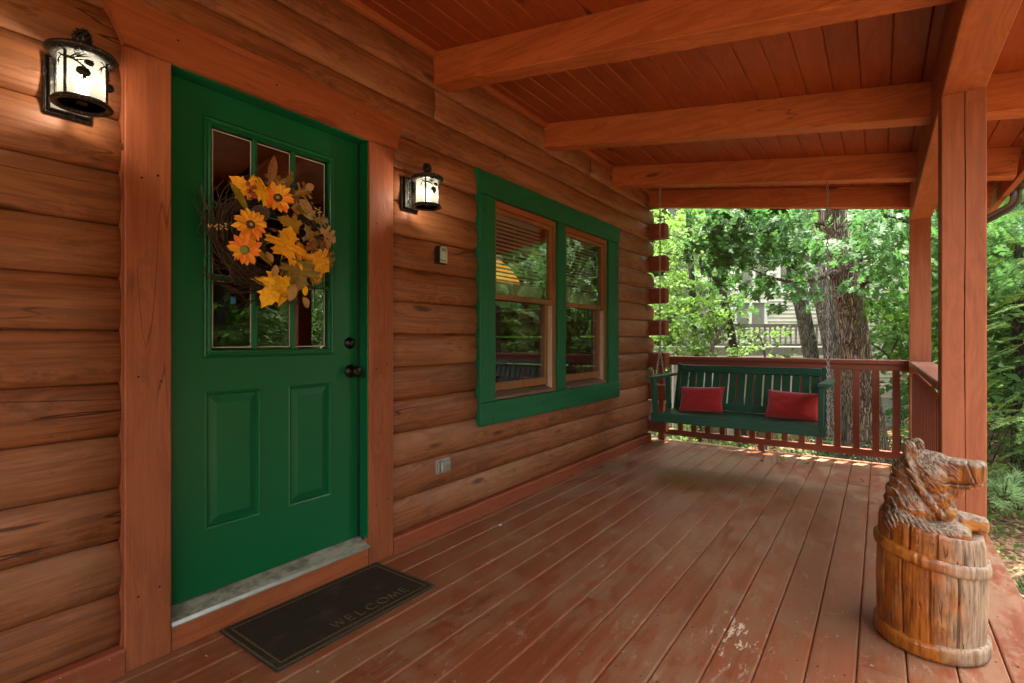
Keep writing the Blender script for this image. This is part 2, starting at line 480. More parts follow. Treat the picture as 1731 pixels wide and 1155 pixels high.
def tan():
    t = NT('doormat_tan_line'); co = t.obj(False)
    n1 = t.noise(co, 300, 3, .8)
    return t.fin(t.mix(t.step(n1, .35, .7), (.055, .036, .017), (.15, .102, .048)), .95, t.bump(n1, .8, .003), spec=.1)
M['tan'] = tan()

def leafm(name, c1, c2, trans=.45, hue_isl=True, rough=.62, edge=None):
    t = NT(name); t.t.nodes.remove(t.b)
    rnd = t.n('NewGeometry').outputs['Random Per Island']
    r2 = t.n('ObjectInfo').outputs['Random']
    rr = t.math('FRACT', t.math('ADD', rnd, r2))
    co = t.obj(False)
    nz = t.noise(co, .9, 2)
    f = t.math('ADD', t.math('MULTIPLY', rr, .65), t.math('MULTIPLY', nz, .35))
    c = t.mix(t.step(f, .15, .85), c1, c2)
    p = t.n('BsdfPrincipled', Base_Color=c, Roughness=rough); p.inputs['Specular IOR Level'].default_value = .22
    tl = t.n('BsdfTranslucent'); t.put(tl.inputs[0], t.mix(.5, c, tuple(min(1, x*1.5) for x in c2)))
    mx = t.n('MixShader', i0=trans); t.put(mx.inputs[1], p); t.put(mx.inputs[2], tl)
    t.put(t.out.inputs[0], mx); return t.m
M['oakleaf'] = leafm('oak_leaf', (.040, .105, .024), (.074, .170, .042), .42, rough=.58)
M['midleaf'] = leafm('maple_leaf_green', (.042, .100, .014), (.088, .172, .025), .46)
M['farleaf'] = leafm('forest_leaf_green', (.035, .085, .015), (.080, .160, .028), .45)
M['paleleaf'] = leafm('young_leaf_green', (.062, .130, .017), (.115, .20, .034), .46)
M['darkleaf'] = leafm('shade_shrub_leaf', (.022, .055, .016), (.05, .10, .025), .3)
M['needle'] = leafm('hemlock_needle', (.032, .085, .018), (.13, .22, .035), .3)
M['pineneedle'] = leafm('pine_needle', (.05, .12, .045), (.12, .20, .07), .2)
M['straw'] = leafm('dry_straw', (.15, .06, .03), (.32, .17, .09), .1, rough=.8)
M['litter'] = leafm('fallen_leaf', (.16, .08, .04), (.38, .24, .13), .15, rough=.8)

def bark(name, c1, c2, sc=1.0, lich=.2):
    t = NT(name); co = t.obj()
    dst = t.n('VectorMath', _operation='ADD', i0=t.scale(co, (34*sc, 34*sc, 2.6*sc)), i1=t.scale(t.n('TexNoise', Vector=t.scale(co, (1, 1, .6)), Scale=6.0, Detail=4).outputs[1], (5.0, 5.0, 2.0))).outputs[0]
    v1 = t.vor(dst, 1.0, 'DISTANCE_TO_EDGE')
    n1 = t.noise(t.scale(co, (30*sc, 30*sc, 5*sc)), 1.0, 5, .7)
    n2 = t.noise(co, 2.2, 4, .6)
    c = t.mix(t.step(t.math('ADD', t.math('MULTIPLY', v1, 1.2), t.math('MULTIPLY', n1, .5)), .2, .62), c1, c2)
    c = t.mix(t.math('MULTIPLY', t.step(n2, .52, .66), lich), c, (.18, .19, .145))
    h = t.math('ADD', t.math('MULTIPLY', t.step(v1, 0, .3), 1.0), t.math('MULTIPLY', n1, .6))
    return t.fin(c, .9, t.bump(h, 1.0, .03), spec=.1)
M['bark_oak'] = bark('oak_bark', (.028, .018, .013), (.27, .20, .15), 1.25, .2)
M['bark_grey'] = bark('grey_bark', (.045, .037, .028), (.30, .265, .21), 1.4, .25)
M['bark_dark'] = bark('dark_bark', (.022, .016, .013), (.10, .08, .062), 1.8, .25)

def ground():
    t = NT('leaf_litter_ground'); co = t.obj(False)
    v = t.vor(t.scale(co, (1, 1, 1)), 16.0, 'F1', 1)
    hs = t.n('SeparateColor', i0=v).outputs[0]
    n1 = t.noise(co, .55, 5, .65)
    c = t.mix(hs, (.10, .052, .030), (.33, .21, .125))
    c = t.mix(t.math('MULTIPLY', t.step(n1, .48, .62), .8), c, (.055, .085, .022))
    c = t.mix(t.math('MULTIPLY', t.step(t.noise(co, 70, 4, .8), .5, .7), .5), c, (.05, .028, .018))
    h = t.math('ADD', t.noise(co, 24, 5, .7), t.math('MULTIPLY', hs, .6))
    return t.fin(c, .95, t.bump(h, .9, .04), spec=.1)
M['ground'] = ground()
M['siding'] = plain('cream_siding', (.66, .61, .51), .55, var=.06)
M['ctrim'] = plain('white_corner_trim', (.74, .72, .66), .5, var=.05)
M['greydeck'] = wood('weathered_deck_wood', (.30, .28, .24), (.15, .14, .12), None, 'x', grain=.5, rough=.85)
M['curtain'] = plain('pale_curtain', (.42, .46, .42), .8, var=.1)
M['darkpane'] = plain('dark_interior', (.02, .025, .025), .6)
M['roofshingle'] = plain('grey_shingles', (.12, .11, .10), .9, bump=.5)

# carved bear wood: orange varnish left in the sheltered cuts and on the body, weathered grey on the high places
def bearm(name, barrel):
    t = NT(name); co = t.obj(False)
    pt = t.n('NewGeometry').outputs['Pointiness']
    nsep = t.n('SeparateXYZ', i0=t.n('TexCoord').outputs['Normal'])
    n1 = t.noise(t.scale(co, (1, 1, .45)), 14, 6, .7)
    n2 = t.noise(t.scale(co, (70, 70, 9)), 1.0, 4, .65)
    n3 = t.noise(co, 5.5, 4, .6)
    c = t.mix(t.step(n2, .35, .68), (.34, .095, .010), (.14, .032, .005))
    c = t.mix(t.step(n3, .5, .68), c, (.46, .17, .022))
    c = t.mix(t.math('MULTIPLY', t.step(t.noise(co, 8.0, 5, .7), .5, .62), .45), c, (.12, .034, .007))
    sep = t.n('SeparateXYZ', i0=co)
    if barrel:
        g = t.math('ADD', t.math('MULTIPLY', sep.outputs[0], 3.4), t.math('SUBTRACT', n1, .50))
        wz = t.step(g, .0, .45)
        wz = t.math('MAXIMUM', wz, t.math('MULTIPLY', t.step(n1, .60, .70), .55))
    else:
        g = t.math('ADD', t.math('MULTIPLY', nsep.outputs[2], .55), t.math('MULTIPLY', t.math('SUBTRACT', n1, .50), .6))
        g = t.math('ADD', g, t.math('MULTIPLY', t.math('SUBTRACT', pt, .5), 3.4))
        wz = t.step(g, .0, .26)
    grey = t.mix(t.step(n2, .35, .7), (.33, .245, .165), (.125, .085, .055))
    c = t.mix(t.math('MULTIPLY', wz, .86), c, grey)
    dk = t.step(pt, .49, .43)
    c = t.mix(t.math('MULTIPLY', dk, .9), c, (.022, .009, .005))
    ck = t.noise(t.scale(co, (26, 26, 2.2)), 1.0, 3, .5, .3)
    cm = t.math('MULTIPLY', t.step(t.math('ABSOLUTE', t.math('SUBTRACT', ck, .5)), .010, .002), t.step(t.noise(co, 9.0, 2), .50, .56))
    c = t.mix(t.math('MULTIPLY', cm, .85), c, (.020, .009, .005))
    ro = t.math('ADD', .30, t.math('MULTIPLY', wz, .4))
    h = t.math('ADD', t.math('MULTIPLY', n2, .8), t.math('ADD', t.math('MULTIPLY', n1, .5), t.math('MULTIPLY', cm, -1.5)))
    nor = t.bump(h, .6, .004)
    if not barrel:      # knife cuts of the fur
        rt_ = t.n('VectorRotate', _rotation_type='Y_AXIS', Vector=co, Angle=.55).outputs[0]
        wr_ = t.n('VectorMath', _operation='ADD', i0=t.scale(rt_, (170, 90, 22)), i1=t.scale(t.n('TexNoise', Vector=co, Scale=7.0, Detail=1).outputs[1], (14, 14, 6))).outputs[0]
        vf = t.noise(wr_, 1.0, 2, .5)
        muz = t.step(sep.outputs[0], .085, .07)
        nor = t.bump(t.math('MULTIPLY', vf, muz), .9, .007, nor)
        c = t.mix(t.math('MULTIPLY', t.math('MULTIPLY', t.step(vf, .50, .38), muz), .75), c, (.035, .014, .006))
    return t.fin(c, ro, nor, spec=.5)
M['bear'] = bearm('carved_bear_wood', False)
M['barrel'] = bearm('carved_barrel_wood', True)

# ================================================================== DECK
deck = struct('deck_floor')
rd = random.Random(5)
xs = [2.044 + .143*k for k in range(-15, 4)]       # gap centres from the wall outwards
edges = [-.06] + [x for x in xs if x > .0] + [2.632]
edges = sorted(set(round(e, 4) for e in edges))
joints = {}
def jkey(x): return min(range(len(edges)-1), key=lambda i: abs((edges[i]+edges[i+1])/2 - x))
for x, y in ((1.11, 2.06), (1.69, 2.06), (.64, 1.85), (2.12, 2.19), (.25, -.4), (.8, 4.3), (.4, 3.4), (1.4, -1.0), (2.4, .2), (1.95, 4.9)):
    joints.setdefault(jkey(x), []).append(y)
def board_sec(x0, x1, z0, z1, r=.0065):
    return [(x0, z0), (x1, z0), (x1, z1-r), (x1-r*.35, z1-r*.3), (x1-r, z1), (x0+r, z1), (x0+r*.35, z1-r*.3), (x0, z1-r)]
for i in range(len(edges)-1):
    x0, x1 = edges[i]+.0012, edges[i+1]-.0012
    ys = [-3.0] + sorted(joints.get(i, [])) + [5.885 + rd.uniform(-.004, .004)]
    for a, b in zip(ys, ys[1:]):
        dz = rd.uniform(-.0012, .0012)
        MB().prism(board_sec(x0, x1, -.028, dz), 1, a+.0012, b-.0012).build('board', M['deck'], deck)
m = MB()
for y in [-2.8+.406*k for k in range(22)]: m.box((-.05, y, -.21), (2.58, y+.04, -.032))
m.build('joist', M['rail_x'], deck, kind='stuff')
m = MB(); rs_ = random.Random(21)
for i in range(len(edges)-1):
    for jy in [-2.78+.406*k for k in range(22)]:
        if edges[i+1]-edges[i] < .08: continue
        for f in (.2, .8):
            m.lathe([(.0004, .0014), (.0038, .0013)], 6, 'z', (edges[i]+(edges[i+1]-edges[i])*f+rs_.uniform(-.004, .004), jy+rs_.uniform(-.004, .004), 0))
m.build('screw_head', M['bronze'], deck, kind='stuff')
MB().box((2.585, -3, -.25), (2.622, 5.86, -.031)).build('rim_board', M['rail_y'], deck)
MB().box((-.05, 5.815, -.25), (2.58, 5.855, -.031)).build('rim_board', M['rail_x'], deck)

# ================================================================== LOG WALL
wall = thing('log_wall', 'brown stained log wall of stacked rounded logs running the length of the porch', 'wall')
PITCH, Z0 = .182, .09
def log_prof(z0, z1, dx=0.0):
    h = z1 - z0
    P_ = [(-.115, 0), (-.045, 0), (-.038, .015), (-.032, .05), (-.025, .15), (-.019, .32), (-.017, .50), (-.020, .70), (-.027, .86), (-.035, .965), (-.045, .999), (-.115, .995)]
    return [(x + (dx if x > -.05 else 0), z0 + q*h) for x, q in P_]
def log_piece(y0, y1, z0, z1, round_end=False, seed=0):
    r_ = random.Random(seed)
    m = MB(); pr = log_prof(z0, z1, r_.uniform(-.003, .003)); n = len(pr)
    L = y1-y0; k = max(2, int(L/.22)); ys = [y0 + L*i/k for i in range(k+1)]
    V = []
    for i, y in enumerate(ys):
        for (x, z) in pr:
            d = 0
            if -.05 < x: d = .0026*mnoise.noise(Vector((y*1.7, z*9, seed*3.1))) + .0012*mnoise.noise(Vector((y*6, z*25, seed)))
            V.append((x+d, y, z))
    if round_end:
        for s_, e in ((.86, .022), (.55, .036)):
            cz = (z0+z1)/2
            for (x, z) in pr:
                V.append((-.115+(x+.115)*(.6+.4*s_), y1+e, cz+(z-cz)*s_))
        k += 2
    F = []
    for i in range(k):
        for j in range(n-1):
            F.append((i*n+j, i*n+j+1, (i+1)*n+j+1, (i+1)*n+j))
    m.add(V, F, True)
    m.f.append(tuple(range(n))); m.sm.append(False)
    m.f.append(tuple(k*n+j for j in reversed(range(n)))); m.sm.append(False)
    return m
DO = (.70, 1.82, 2.18)                 # door opening y0 y1 ztop
WO = (2.69, 4.69, .66, 2.13)           # window opening
END = 5.80
rl = random.Random(11)
jl = {13: [2.20], 12: [-.6], 4: [-.9], 2: [.2], 14: [4.2]}
for k in range(16):
    z0 = Z0 + PITCH*k; z1 = z0 + PITCH
    if k == 15: z1 = 2.865; 
    e = END if k % 2 else 5.655
    segs = [(-3.2, e)]
    def cut(segs, a, b):
        out = []
        for (p, q) in segs:
            if q <= a or p >= b: out.append((p, q)); continue
            if p < a: out.append((p, a))
            if q > b: out.append((b, q))
        return out
    if z0 < DO[2]: segs = cut(segs, DO[0], DO[1])
    if z1 > WO[2] + .1 and z0 < WO[3] - .1: segs = cut(segs, WO[0], WO[1])
    for y in jl.get(k, []):
        segs = [t for (p, q) in segs for t in (((p, y-.001), (y+.001, q)) if p < y < q else ((p, q),))]
    for (p, q) in segs:
        log_piece(p, q, z0, z1, q == END, seed=k*7+int(p*3)).build('log', M['log'], wall)
# crossing logs of the end wall, their square ends stand out from the corner
for k in range(0, 16, 2):
    zc = Z0 + PITCH*k + PITCH/2 + .012
    h = PITCH/2 - .004
    m = MB(); V = []
    xp = .162 + rl.uniform(-.006, .006)
    c = .018
    sec = [(5.662+c, zc-h), (5.795-c, zc-h), (5.795, zc-h+c), (5.795, zc+h-c), (5.795-c, zc+h), (5.662+c, zc+h), (5.662, zc+h-c), (5.662, zc-h+c)]
    m.prism(sec, 0, -5.2, xp-.012)
    n0 = len(m.v)
    cy = 5.7285
    ring0 = [(xp-.012, y, z) for y, z in sec]; ring1 = [(xp, cy+(y-cy)*.86, zc+(z-zc)*.88) for y, z in sec]
    m.add(ring0+ring1, [(i, (i+1) % 8, 8+(i+1) % 8, 8+i) for i in range(8)] + [tuple(range(8, 16))])
    m.build('log_end', M['log_x'], wall)
for k in range(1, 16, 2):
    zc = Z0 + PITCH*k + PITCH/2
    MB().box((-5.2, 5.665, zc-PITCH/2+.003), (-.118, 5.79, zc+PITCH/2-.003), .02).build('log', M['log_x'], wall)
# core behind the logs keeps daylight out of the joints
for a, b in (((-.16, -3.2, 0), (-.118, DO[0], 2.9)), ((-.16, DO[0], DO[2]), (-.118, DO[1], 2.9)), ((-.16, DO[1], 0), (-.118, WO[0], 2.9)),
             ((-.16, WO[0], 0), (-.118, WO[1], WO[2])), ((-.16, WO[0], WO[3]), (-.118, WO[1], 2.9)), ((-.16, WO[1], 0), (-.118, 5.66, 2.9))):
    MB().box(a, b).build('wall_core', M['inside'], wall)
for a, b in ((-3.2, .6595), (1.862, 5.66)):
    MB().prism([(-.06, .001), (.004, .001), (.004, .078), (-.004, .088), (-.06, .090)], 1, a, b).build('base_board', M['base'], wall)
MB().box((-.05, -3.2, 2.806), (-.002, 5.60, 2.846), .004).build('crown_board', M['plate'], wall)

# the rest of the cabin: room behind the wall, its roof
room = struct('room_interior')
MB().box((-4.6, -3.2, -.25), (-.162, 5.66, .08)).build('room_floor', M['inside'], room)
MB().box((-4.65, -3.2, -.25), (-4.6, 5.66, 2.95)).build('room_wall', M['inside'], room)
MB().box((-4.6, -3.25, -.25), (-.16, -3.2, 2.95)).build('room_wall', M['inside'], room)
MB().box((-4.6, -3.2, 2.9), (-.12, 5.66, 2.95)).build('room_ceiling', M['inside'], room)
rf = thing('cabin_roof', 'shingled cabin roof rising from the porch ceiling back over the log house', 'roof')
MB().add([(-.1, -3.6, 2.97), (-.1, 6.5, 2.97), (-2.7, 6.5, 4.6), (-2.7, -3.6, 4.6), (-5.6, 6.5, 2.8), (-5.6, -3.6, 2.8), (-.1, -3.6, 3.1), (-.1, 6.5, 3.1), (-2.7, 6.5, 4.74), (-2.7, -3.6, 4.74), (-5.6, 6.5, 2.94), (-5.6, -3.6, 2.94)],
         [(0,1,2,3), (3,2,4,5), (6,7,8,9), (9,8,10,11), (0,1,7,6), (4,5,11,10), (1,2,8,7), (2,4,10,8), (0,3,9,6), (3,5,11,9)]).build('main_slope', M['roofshingle'], rf)
MB().add([(-5.2, 5.66, 2.9), (-.1, 5.66, 2.9), (-.1, 5.66, 2.97), (-2.7, 5.66, 4.6), (-5.2, 5.66, 3.0)], [(0,1,2,3,4)]).build('gable', M['log_x'], rf)

# ================================================================== CEILING
SL = -.151
def cz(x): return 2.847 + SL*(x + .05)
ceil_ = struct('porch_ceiling')
ce = [-.045, .07] + [.07 + .1305*k for k in range(1, 22)] + [2.925]
for i in range(len(ce)-1):
    x0, x1 = ce[i]+.0005, ce[i+1]-.0005
    ys = [-3.3] + ([rd.uniform(-1, 5)] if i % 3 == 1 else []) + [6.3]
    for a, b in zip(ys, ys[1:]):
        MB().prism([(x0, cz(x0)+.022), (x0, cz(x0)+.007), (x0+.005, cz(x0)+.0005), (x1-.005, cz(x1)+.0005), (x1, cz(x1)+.007), (x1, cz(x1)+.022)], 1, a+.0006, b-.0006).build('ceiling_board', M['ceil'], ceil_)
MB().prism([(-.12, cz(-.12)+.024), (2.93, cz(2.93)+.024), (2.93, cz(2.93)+.07), (-.12, cz(-.12)+.12)], 1, -3.35, 6.35).build('roof_deck', M['roofshingle'], ceil_)

for nm, y0, lab in (('a', .97, 'orange brown ceiling beam behind the camera above the door side of the porch'),
                ('b', 2.19, 'largest looking orange brown ceiling beam, between the front door and the window'),
                ('c', 3.42, 'orange brown ceiling beam over the green window, second from the front door'),
                ('d', 4.65, 'orange brown ceiling beam that the porch swing chains hang from'),
                ('e', 5.64, 'end ceiling beam above the far railing, just past the swing chains'),
                ('f', -.25, 'orange brown ceiling beam above the camera')):
    r_ = random.Random(nm)
    m = MB(); n = 14; w_ = .122 if nm != 'e' else .09; hh = .187
    V = []
    for i in range(n+1):
        x = -.06 + (2.86+.06)*i/n
        zt = cz(x) - .0006; zb = 2.66 + SL*(x+.05) + .002*mnoise.noise(Vector((x*2, y0, 0)))
        cut = 0 if i < n else .0
        c = .004
        y = y0 + .0015*mnoise.noise(Vector((x*1.5, y0, 5)))
        V += [(x, y, zt), (x, y, zb+c), (x, y+c, zb), (x, y+w_-c, zb), (x, y+w_, zb+c), (x, y+w_, zt)]
    for p in V[-6:]: pass
    V[-5] = (V[-5][0]-.022, V[-5][1], V[-5][2]); V[-4] = (V[-4][0]-.022, *V[-4][1:]); V[-3] = (V[-3][0]-.022, *V[-3][1:]); V[-2] = (V[-2][0]-.022, *V[-2][1:])
    F = [(i*6+j, i*6+j+1, (i+1)*6+j+1, (i+1)*6+j) for i in range(n) for j in range(5)] + [tuple(range(6)), tuple(n*6+j for j in range(6))]
    b_ = m.add(V, F).build('ceiling_beam', M['beam'])
    b_['label'] = lab; b_['category'] = 'beam'; b_['group'] = 'beams under the porch ceiling'

# eave beam over the posts
PX0, PX1, PB = 2.326, 2.470, 2.200
ys_, cuts = -3.2, []
m = MB().prism([(PX0, PB), (PX0+.004, PB-.004), (PX1-.004, PB-.004), (PX1, PB), (PX1, cz(PX1)-.0008), (PX0, cz(PX0)-.0008)], 1, -3.2, 5.84)
pb = m.build('eave_beam', M['plate']); pb['label'] = 'long timber beam lying on top of the porch posts along the eave'; pb['category'] = 'beam'

# ================================================================== POSTS
def make_post(y, label, crack=None, seed=0):
    x0, x1, y0, y1, zt = PX0-.001, PX1+.001, y, y+.146, PB-.0045
    m = MB(); N = 60; V = []; c = .004
    cc = crack
    for i in range(N+1):
        z = .0005 + (zt-.0005)*i/N
        if cc is not None:
            xc = x0 + cc + .006*mnoise.noise(Vector((z*1.3, seed, 0))) + .0018*mnoise.noise(Vector((z*14, seed, 2)))
            wd = max(.0, .0022 + .0026*mnoise.noise(Vector((z*2.2, seed, 7))))
            if z < .9: wd = max(.0002, wd*(.25+.4*z))
        else: xc, wd = (x0+x1)/2, 0
        dp = min(.014, wd*9)
        V += [(x0, y0+c, z), (x0+c, y0, z), (xc-wd, y0, z), (xc, y0+dp, z), (xc+wd+1e-5, y0, z), (x1-c, y0, z), (x1, y0+c, z), (x1, y1-c, z), (x1-c, y1, z), (x0+c, y1, z), (x0, y1-c, z)]
    n = 11
    F = [(i*n+j, i*n+(j+1) % n, (i+1)*n+(j+1) % n, (i+1)*n+j) for i in range(N) for j in range(n)] + [tuple(range(n)), tuple(N*n+j for j in range(n))]
    o = m.add(V, F).build('porch_post', M['post'])
    o['label'] = label; o['category'] = 'post'; o['group'] = 'square porch posts'
make_post(2.87, 'square porch post split by a long crack, right behind the carved bear', .078, 3)
make_post(5.695, 'square corner post where the far railing meets the side railing', None, 8)
make_post(-1.3, 'square porch post behind the camera', None, 8)

# ================================================================== RAILINGS
far = thing('far_railing', 'red brown wooden railing across the far end of the porch behind the swing', 'railing', group='porch railings')
MB().prism([(5.800, .928), (5.806, .922), (5.900, .922), (5.906, .928), (5.906, .958), (5.900, .964), (5.806, .964), (5.800, .958)], 0, .030, PX1+.002).build('cap_rail', M['rail_x'], far)
MB().box((.030, 5.822, .865), (PX1+.001, 5.860, .920), .003).build('top_rail', M['rail_x'], far)
MB().box((.10, 5.822, .063), (PX1+.001, 5.862, .128), .003).build('bottom_rail', M['rail_x'], far)
MB().box((.030, 5.800, .0008), (.094, 5.863, .864), .004).build('end_post', M['bal'], far)
MB().box((1.085, 5.826, .0008), (1.140, 5.860, .062), .003).build('foot_block', M['bal'], far)
bm_ = MB().box((-.0275, -.019, .129), (.0275, .019, .864), .003).mesh('baluster', M['bal'])
x = 2.232
while x > .15:
    link('baluster', bm_, far, (x, 5.842, 0)); x -= .1505
side = thing('side_railing', 'short red brown railing seen end on between corner post and cracked post', 'railing', group='porch railings')
MB().prism([(2.318, .926), (2.324, .920), (2.466, .920), (2.472, .926), (2.472, .956), (2.466, .962), (2.324, .962), (2.318, .956)], 1, 3.018, 5.690).build('cap_rail', M['rail_y'], side)
MB().box((2.378, 3.018, .862), (2.416, 5.693, .918), .003).build('top_rail', M['rail_y'], side)
MB().box((2.378, 3.018, .063), (2.416, 5.693, .128), .003).build('bottom_rail', M['rail_y'], side)
bs_ = MB().box((-.019, -.019, .129), (.019, .019, .861), .003).mesh('baluster', M['bal'])
y = 3.11
while y < 5.65:
    link('baluster', bs_, side, (2.352, y, 0)); y += .128

# ================================================================== GUTTER
gt = thing('rain_gutter', 'dark brown rain gutter and downspout along the eave beside the corner post', 'gutter')
GX = 2.932
MB().add([p for y in (-3.3, 5.78) for p in ((GX, y, 2.425), (GX, y, 2.325), (GX+.09, y, 2.325), (GX+.12, y, 2.36), (GX+.125, y, 2.425), (GX+.115, y, 2.425), (GX+.11, y, 2.365), (GX+.085, y, 2.333), (GX+.008, y, 2.333), (GX+.008, y, 2.425))],
         [(i, (i+1) % 10, 10+(i+1) % 10, 10+i) for i in range(10)] + [tuple(range(10, 20)), (0,1,2,3,4)]).build('trough', M['brownmetal'], gt)
def rect_tube(pts, a, b):
    """corrugated rectangular downspout along pts"""
    m = MB(); rings = []
    pts = [Vector(p) for p in pts]; n = len(pts)
    prof = []
    for (sx, sy, ex, ey) in ((-1,-1,1,-1), (1,-1,1,1), (1,1,-1,1), (-1,1,-1,-1)):
        for q in range(4):
            f = q/4; k = .90 if q in (2,) else 1.0
            px, py = sx+(ex-sx)*f, sy+(ey-sy)*f
            if abs(sx-ex) < .1: px *= k
            else: py *= k
            prof.append((px*a/2, py*b/2))
    V = []
    for i, p in enumerate(pts):
        t = (pts[min(i+1, n-1)]-pts[max(i-1, 0)]).normalized()
        yv = Vector((0, 1, 0)); xv = t.cross(yv).normalized(); yy = xv.cross(t)
        pu = 1.0 if i % 2 else .96
        V += [p + xv*q[0]*(pu if 2 < i < n-2 else 1) + yy*q[1] for q in prof]
    k = len(prof)
    F = [(i*k+j, i*k+(j+1) % k, (i+1)*k+(j+1) % k, (i+1)*k+j) for i in range(n-1) for j in range(k)]
    return m.add(V, F)
P0 = Vector((2.975, 5.55, 2.33))
cur = [P0, P0+Vector((0, 0, -.06))]
for i in range(1, 8):
    a = i/7*R(62); cur.append(P0 + Vector((-.10*(1-math.cos(a)), .03*i/7, -.06-.10*math.sin(a))))
q = cur[-1]; cur += [q + Vector((-.20, .05, -.11))*f for f in (.35, .7, 1.0)]
q = cur[-1]
for i in range(1, 7):
    a = i/6*R(62); cur.append(q + Vector((-.075*math.sin(R(62)) + .075*math.sin(R(62)-a)*1.0, .0, -.075*(math.sin(a)))))
rect_tube(cur, .06, .075).build('elbow', M['brownmetal'], gt)
q = cur[-1]
rect_tube([(q.x-.012, q.y+.0, q.z), (q.x-.012, q.y, -.9)], .066, .082).build('downspout', M['brownmetal'], gt)
MB().box((q.x-.055, q.y-.048, 1.74), (q.x+.028, q.y-.043, 1.765)).build('strap', M['greybox'], gt)
FX = MB().box((2.886, -3.3, cz(2.9)-.13), (2.928, 6.3, cz(2.9)+.02), .003).build('fascia_board', M['plate'], gt)

# ================================================================== FRONT DOOR
dr = thing('front_door', 'green front door with nine pane window, two raised panels and brown casing', 'door')
SX = -.080
MB().box((-.05, .661, .001), (0, .8035, 2.1635), .003).build('side_casing', M['trim_z'], dr)
MB().box((-.05, 1.7025, .001), (0, 1.8605, 2.1635), .003).build('side_casing', M['trim_z'], dr)
def splay(y0, y1, yb0, yb1, z0, z1, x0, x1, c=.003):
    pts = [(y0, z1), (yb0, z0), (yb1, z0), (y1, z1)]
    return MB().prism(pts, 0, x0, x1)
splay(.592, 1.918, .656, 1.874, 2.165, 2.328, -.05, .014).build('head_casing', M['trim_y'], dr)
MB().box((-.118, .79, .135), (-.012, .8065, 2.178), .002).build('jamb', M['door'], dr)
MB().box((-.118, 1.6985, .135), (-.012, 1.717, 2.178), .002).build('jamb', M['door'], dr)
MB().box((-.118, .807, 2.160), (-.012, 1.698, 2.178), .002).build('jamb', M['door'], dr)
MB().box((-.0835, 1.6905, .135), (-.073, 1.698, 2.159)).build('weatherstrip', M['black'], dr)
for a_, b_ in ((.6555, .6605), (1.861, 1.866)): MB().box((-.05, a_, .092), (-.0145, b_, 2.163)).build('edge_strip', M['trim_z'], dr)
MB().box((-.05, .8045, .001), (-.007, 1.7015, .093), .003).build('riser_board', M['trim_y'], dr)
MB().add([(-.118, .8045, .094), (.006, .8045, .094), (.006, .8045, .101), (-.079, .8045, .134), (-.118, .8045, .134), (-.118, 1.7015, .094), (.006, 1.7015, .094), (.006, 1.7015, .101), (-.079, 1.7015, .134), (-.118, 1.7015, .134)],
         [(0,1,2,3,4), (5,6,7,8,9), (0,1,6,5), (1,2,7,6), (2,3,8,7), (3,4,9,8), (4,0,5,9)]).build('threshold', M['thresh'], dr)
m = MB()
for k in range(4):
    z = .1022 + k*.0012; xx = .0085 - k*.0052
    m.tube([(xx, .8045, z), (xx, 1.7015, z)], .0024, 6)
m.build('threshold_lip', M['alu'], dr)
# slab as a grid with its lite and panel openings
ysl = [.8075, .9525, .967, 1.181, 1.31, 1.525, 1.534, 1.6900]; zsl = [.137, .3865, .940, 1.099, 2.026, 2.158]
m = MB()
def cell(a, b, c, d, x=SX): m.add([(x, a, c), (x, b, c), (x, b, d), (x, a, d)], [(0,1,2,3)])
lite = (.967, 1.525, 1.099, 2.026)
pans = [(.9525, 1.181, .3865, .940), (1.31, 1.534, .3865, .940)]
for i in range(len(ysl)-1):
    for j in range(len(zsl)-1):
        yc, zc = (ysl[i]+ysl[i+1])/2, (zsl[j]+zsl[j+1])/2
        if any(a < yc < b and c < zc < d for a, b, c, d in [lite]+pans): continue
        cell(ysl[i], ysl[i+1], zsl[j], zsl[j+1])
y0, y1, z0, z1 = ysl[0], ysl[-1], zsl[0], zsl[-1]; xb = SX-.044
m.add([(SX, y0, z0), (SX, y1, z0), (SX, y1, z1), (SX, y0, z1), (xb, y0, z0), (xb, y1, z0), (xb, y1, z1), (xb, y0, z1)], [(0,1,5,4), (1,2,6,5), (2,3,7,6), (3,0,4,7)])
a, b, c, d = lite
m.add([(SX, a, c), (SX, b, c), (SX, b, d), (SX, a, d), (xb, a, c), (xb, b, c), (xb, b, d), (xb, a, d)], [(0,1,5,4), (1,2,6,5), (2,3,7,6), (3,0,4,7)])
for (p, q, r_, s_) in ((y0, y1, z0, c), (y0, y1, d, z1), (y0, a, c, d), (b, y1, c, d)): cell(p, q, r_, s_, xb)
m.build('door_slab', M['door'], dr)
for (a, b, c, d) in pans:
    rings = [(0, SX), (.004, SX+.0035), (.011, SX+.001), (.015, SX-.011), (.019, SX-.011), (.046, SX-.002), (.050, SX-.0015)]
    V = []
    for t_, x in rings: V += [(x, a+t_, c+t_), (x, b-t_, c+t_), (x, b-t_, d-t_), (x, a+t_, d-t_)]
    F = [(i*4+j, i*4+(j+1) % 4, (i+1)*4+(j+1) % 4, (i+1)*4+j) for i in range(len(rings)-1) for j in range(4)]
    n = (len(rings)-1)*4; F.append((n, n+1, n+2, n+3))
    MB().add(V, F).build('raised_panel', M['door'], dr)
m = MB()
for (yy, zz) in ((.70, .25), (.765, .26), (.70, 1.02), (.77, 1.0), (.71, 1.72), (.76, 1.74), (1.745, .3), (1.82, .31), (1.745, 1.0), (1.815, 1.02), (1.75, 1.75), (1.82, 1.74), (.82, 2.25), (1.2, 2.24), (1.6, 2.26)):
    m.lathe([(.0005, .0009), (.0035, .0007), (.0042, .0002)], 8, 'x', (.0142 if zz > 2.17 else .0002, yy, zz))
m.build('nail_head', M['bronze'], dr, kind='stuff')
